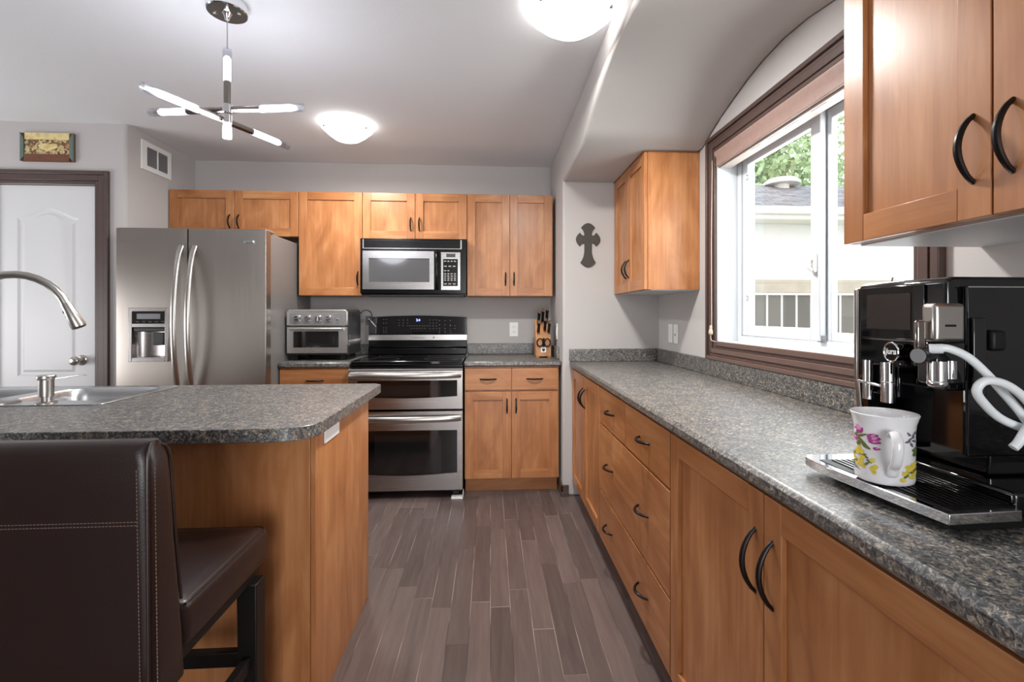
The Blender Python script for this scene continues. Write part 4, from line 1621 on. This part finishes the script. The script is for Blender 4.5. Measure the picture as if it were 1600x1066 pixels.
hose = [(.682, .694, 1.178), (.694, .688, 1.178), (.718, .682, 1.166), (.742, .677, 1.142), (.762, .672, 1.116), (.783, .667, 1.088), (.797, .663, 1.066),
        (.801, .658, 1.066), (.790, .652, 1.090), (.764, .650, 1.116), (.738, .651, 1.131), (.716, .655, 1.133), (.708, .659, 1.118), (.724, .662, 1.098), (.752, .664, 1.076), (.785, .659, 1.062),
        (.798, .650, 1.066), (.788, .645, 1.076), (.770, .644, 1.066), (.757, .645, 1.046), (.750, .646, 1.038)]
b = MB(); b.tube(smooth_path(hose, 7), .0060, 14)
b.done('milk_hose', 'hose', cm, angle=60)
b = MB(); b.cyl((.676, .7025, 1.177), (.688, .691, 1.178), .0074, n=18)
b.done('hose_connector', 'hose', fb)
b = MB(); b.box(.766, 1.05, NY - .010, NY - .0005, 1.0, 1.276)
pn_ = b.done('side_panel', 'gloss', cm, bevel=.003)
b = MB(); b.box(.766, 1.05, NY - .0115, NY - .0102, 1.2735, 1.2755)
b.done('panel_edge', 'chrome', pn_)
b = MB(); b.box(.792, .817, NY - .026, NY - .0102, 1.172, 1.205)
b.done('panel_latch', 'blackmatte', pn_, bevel=.005)
b = MB(); b.box(.766, .79, NY - .020, NY - .0102, 1.10, 1.225)
b.done('panel_grip', 'gloss', pn_, bevel=.002)
# drip tray
tr = [(.767, .648), (.648, .642), (.640, .70), (.632, .77), (.624, .84), (.622, .89), (.628, .925), (.640, .938), (.80, .938)]
b = MB(); b.prism(tr, 'xy', .9305, .9465)
ty = b.done('drip_tray', 'chrome', cm, bevel=.0015)
b = MB(); b.prism([(.80, .66), (.68, .658), (.66, .75), (.655, .85), (.67, .90), (.80, .90)], 'xy', .9165, .9303)
b.done('tray_foot', 'blackmatte', cm)
b = MB(); b.prism([(.765, .656), (.664, .652), (.655, .71), (.647, .78), (.640, .85), (.640, .90), (.79, .90), (.79, .80)], 'xy', .9466, .9474)
gr = b.done('drip_grate', 'blackmatte', ty)
b = MB()
for i in range(11):
    x = .660 + i * .0105
    b.box(x, x + .0055, .668 + max(0, (i - 8) * .0), .895, .9475, .9492)
b.done('grate_bar', 'black', gr, bevel=.0008)

# mug
mg = thing('mug', (.671, .782, .9493), 'white porcelain mug with pink and yellow flowers under the coffee spouts', 'mug')
mc = (.671, .782, .9495)
MR = .0425
prof = [(0, .004), (MR - .006, .003), (MR - .004, 0), (MR - .001, .002), (MR, .007), (MR, .085), (MR + .0015, .098), (MR + .005, .109), (MR + .0062, .1125), (MR + .0052, .114), (MR + .003, .1125),
        (MR - .0015, .100), (MR - .003, .085), (MR - .003, .008), (0, .007)]
b = MB(); b.lathe(prof, mc, 64)
bmesh.ops.remove_doubles(b.bm, verts=b.bm.verts[:], dist=.00005)
b.done('cup', 'porcelain', mg, angle=50)
# direction from mug axis towards the camera, flower coordinates measured round from it
A0 = math.atan2(-mc[1], -mc[0])


def on_mug(u, v, off=.0004):
    """u metres to the right as seen from the aisle, v height"""
    a = A0 + math.asin(max(-.999, min(.999, u / MR)))
    return Vector((mc[0] + (MR + off) * math.cos(a), mc[1] + (MR + off) * math.sin(a), mc[2] + v))


hd = (on_mug(.010, 0) - Vector((mc[0], mc[1], mc[2]))).normalized()
def hp(r, v): return Vector((mc[0], mc[1], mc[2] + v)) + Vector((hd.x, hd.y, 0)) * r
b = MB(); b.tube(smooth_path([hp(MR - .002, .082), hp(MR + .014, .090), hp(MR + .028, .084), hp(MR + .032, .066), hp(MR + .024, .045), hp(MR + .010, .033), hp(MR + .005, .022), hp(MR - .001, .018)], 6), .0058, 12, flat=(1.35, .75))
b.done('handle', 'porcelain', mg, angle=60)


def petal(mb, u, v, du, dv, ang, mi, lift=.0004, n=10):
    """pointed oval lying on the mug wall"""
    if u > .017:
        mb = b_right
    c_ = on_mug(u, v, lift)
    vs = []
    ca, sa = math.cos(ang), math.sin(ang)
    for k in range(n):
        a = 2 * PI * k / n
        x, y = du * math.cos(a), dv * math.sin(a) * (1 - .35 * math.cos(a))
        vs.append(mb.bm.verts.new(on_mug(u + x * ca - y * sa, v + x * sa + y * ca, lift)))
    cv_ = mb.bm.verts.new(c_)
    for k in range(n):
        f = mb.bm.faces.new((cv_, vs[k], vs[(k + 1) % n]))
        f.material_index = mi


b = MB()
b_right = MB()
rr = random.Random(11)
X = 1.04e-3    # metres per zoom-pixel column of the flower sketch
def fl(px, py): return ((px - 1387) * .00094, (757 - py) * .00106 - .004)
# tulip-like pink heads
for (px, py, w_, h_, a) in ((1342, 652, .0045, .0085, 1.5), (1352, 652, .0045, .0078, 1.3), (1350, 671, .0085, .0075, 1.2), (1347, 668, .006, .006, .4), (1373, 683, .0095, .0050, .15), (1371, 679, .0085, .0038, .3), (1374, 688, .009, .0036, 0.0),
                            (1341, 692, .0050, .0078, 1.4), (1344, 687, .004, .006, 1.0), (1377, 698, .0055, .0026, .1)):
    u, v = fl(px, py)
    petal(b, u, v, w_, h_, a, 0, .0006)
    petal(b, u + .001, v + .001, w_ * .5, h_ * .45, a + .3, 1, .0009)
for (px, py, w_, h_, a) in ((1345, 661, .006, .002, 1.2), (1354, 662, .005, .002, -.9), (1356, 681, .008, .002, .5), (1352, 688, .009, .0022, -.6), (1358, 694, .008, .003, -.7), (1362, 698, .007, .003, -.5), (1347, 681, .009, .002, 1.1), (1351, 694, .006, .0026, 1.2)):
    u, v = fl(px, py)
    petal(b, u, v, w_, h_, a, 2, .0005)
for (px, py) in ((1351, 703), (1355, 707), (1348, 709), (1356, 716), (1353, 722), (1350, 728), (1341, 716), (1343, 721), (1370, 730), (1374, 727), (1371, 717), (1357, 729), (1372, 734),
                 (1421, 729), (1426, 725), (1416, 733), (1429, 733), (1413, 742), (1420, 722), (1428, 719), (1424, 738)):
    u, v = fl(px, py)
    petal(b, u, v, .0042, .0032, rr.uniform(0, 3), 3, .0006)
    petal(b, u + rr.uniform(-.002, .002), v + rr.uniform(-.002, .002), .0034, .0026, rr.uniform(0, 3), 3, .0008)
for (px, py, a) in ((1346, 712, .4), (1361, 714, -.4), (1363, 724, .8), (1366, 720, -.6), (1345, 726, 1.), (1358, 711, .2), (1418, 736, .8), (1424, 731, -.4), (1430, 727, .6)):
    u, v = fl(px, py)
    petal(b, u, v, .0048, .0018, a, 2, .00075)
for (px, py, a) in ((1423, 680, .8), (1427, 676, 1.6), (1421, 672, 2.2), (1429, 684, -.6), (1430, 670, 1.2), (1425, 689, -1.2), (1420, 684, .1)):
    u, v = fl(px, py)
    petal(b, u, v, .0042, .0016, a, 4, .0005)
for (px, py, a) in ((1430, 702, 1.3), (1431, 696, .6)):
    u, v = fl(px, py)
    petal(b, u, v, .006, .003, a, 2, .0005)
for (px, py, a) in ((1343, 731, .4), (1346, 733, -.5), (1349, 736, -.3), (1344, 735, -1.)):
    u, v = fl(px, py)
    petal(b, u, v, .0042, .0005, a, 5, .0005)
for q in (b, b_right):
    q.done('flower_pattern', ['magenta', 'pink', 'leaf', 'yellow', 'greyleaf', 'ink'], mg, angle=80)

# ------------------------------------------------------------------ outside
b = MB(); b.box(1.5, 16, -6, 22, -.5, -.35)
struct(b.done('ground', 'grass'))
fe = thing('fence', (3.5, 4.4, -.35), 'weathered grey board fence outside the window', 'fence')
b = MB(); b.box(1.4, 7, 4.40, 4.425, -.34, 1.42)
for f in b.bm.faces:
    for l in f.loops:
        l[b.uv].uv = (l.vert.co.z, l.vert.co.x)
b.done('boards', 'fence', fe)
b = MB(); b.box(1.4, 7, 4.365, 4.399, 1.44, 1.53); b.box(1.4, 7, 4.372, 4.44, 1.531, 1.565)
b.done('rail', 'fencetop', fe, bevel=.003)
b = MB(); b.box(1.4, 7, 4.44, 4.48, .2, .29)
b.done('lower_rail', 'fencetop', fe)
hk = MB(); hk.tube(smooth_path([(3.86, 4.36, 1.515), (3.845, 4.33, 1.50), (3.80, 4.315, 1.50), (3.775, 4.31, 1.53), (3.785, 4.31, 1.585)], 6), .007, 8)
tag(hk.done('wall_hook', 'darkgrey'), 'small dark metal hook on the fence rail outside the window', 'hook')

ho = thing('neighbouring_house', (7, 9.5, -.35), 'white stucco house with a grey shingle roof beyond the fence', 'house')
b = MB(); b.box(3.2, 15, 9.25, 14, -.34, 3.06)
b.done('wall', 'stucco', ho)
b = MB(); b.box(2.9, 15.3, 8.72, 9.24, 3.05, 3.09)
b.done('soffit', 'fascia', ho)
b = MB(); b.box(2.9, 15.3, 8.70, 8.72, 3.03, 3.24); b.box(2.9, 15.3, 8.62, 8.70, 3.12, 3.26)
b.done('gutter', 'fascia', ho, bevel=.01)
b = MB()
sl = [(8.66, 3.25), (10.9, 4.27), (13.2, 3.25), (13.2, 3.2), (10.9, 4.21), (8.7, 3.2)]
b.prism(sl, 'yz', 2.85, 15.3)
for f in b.bm.faces:
    for l in f.loops:
        l[b.uv].uv = (l.vert.co.x, l.vert.co.y)
b.done('roof', 'shingle', ho)
b = MB(); b.lathe([(.16, -.3), (.16, 0), (.38, 0), (.40, .05), (.30, .13), (.0, .16)], (6.72, 10.75, 4.24), 28)
b.done('roof_vent', 'fascia', ho)

trs = []


def tree(x, y, h, r, n, label, seed):
    t = thing('tree', (x, y, -.35), label, 'tree', 'trees behind the house')
    rq = random.Random(seed)
    m = MB()
    m.tube([(x, y, -.34), (x + .1, y, h * .4), (x - .1, y, h * .75)], [.28, .22, .1], 10)
    for k in range(7):
        a = rq.uniform(0, 2 * PI)
        m.tube([(x, y, h * (.35 + .05 * k)), (x + r * .7 * math.cos(a), y + r * .7 * math.sin(a), h * (.6 + .05 * k))], [.12, .03], 7)
    m.done('trunk', 'bark', t)
    m = MB()
    blobs = [(Vector((rq.gauss(0, .45), rq.gauss(0, .45), rq.uniform(-.5, .6))) * r, rq.uniform(.3, .5) * r) for _ in range(26)]
    cc = Vector((x, y, h * .7))
    for k in range(n):
        c0_, br = blobs[k % len(blobs)]
        d = Vector((rq.gauss(0, 1), rq.gauss(0, 1), rq.gauss(0, 1))).normalized()
        p = cc + c0_ + d * br * rq.uniform(.75, 1.05)
        nrm = (d + Vector((rq.gauss(0, .5), rq.gauss(0, .5), rq.gauss(0, .5)))).normalized()
        u = nrm.orthogonal().normalized() * rq.uniform(.09, .17)
        v = nrm.cross(u).normalized() * rq.uniform(.05, .1)
        f = m.bm.faces.new([m.bm.verts.new(q) for q in (p - u, p + v, p + u, p - v)])
    m.done('foliage', 'leaves', t)
    return t


tree(9.2, 17.0, 9.0, 3.1, 9000, 'leafy green tree rising over the roof ridge in the left window pane', 4)
tree(16.4, 17.5, 8.5, 2.7, 6000, 'leafy green tree behind the house, seen in the right window pane', 9)
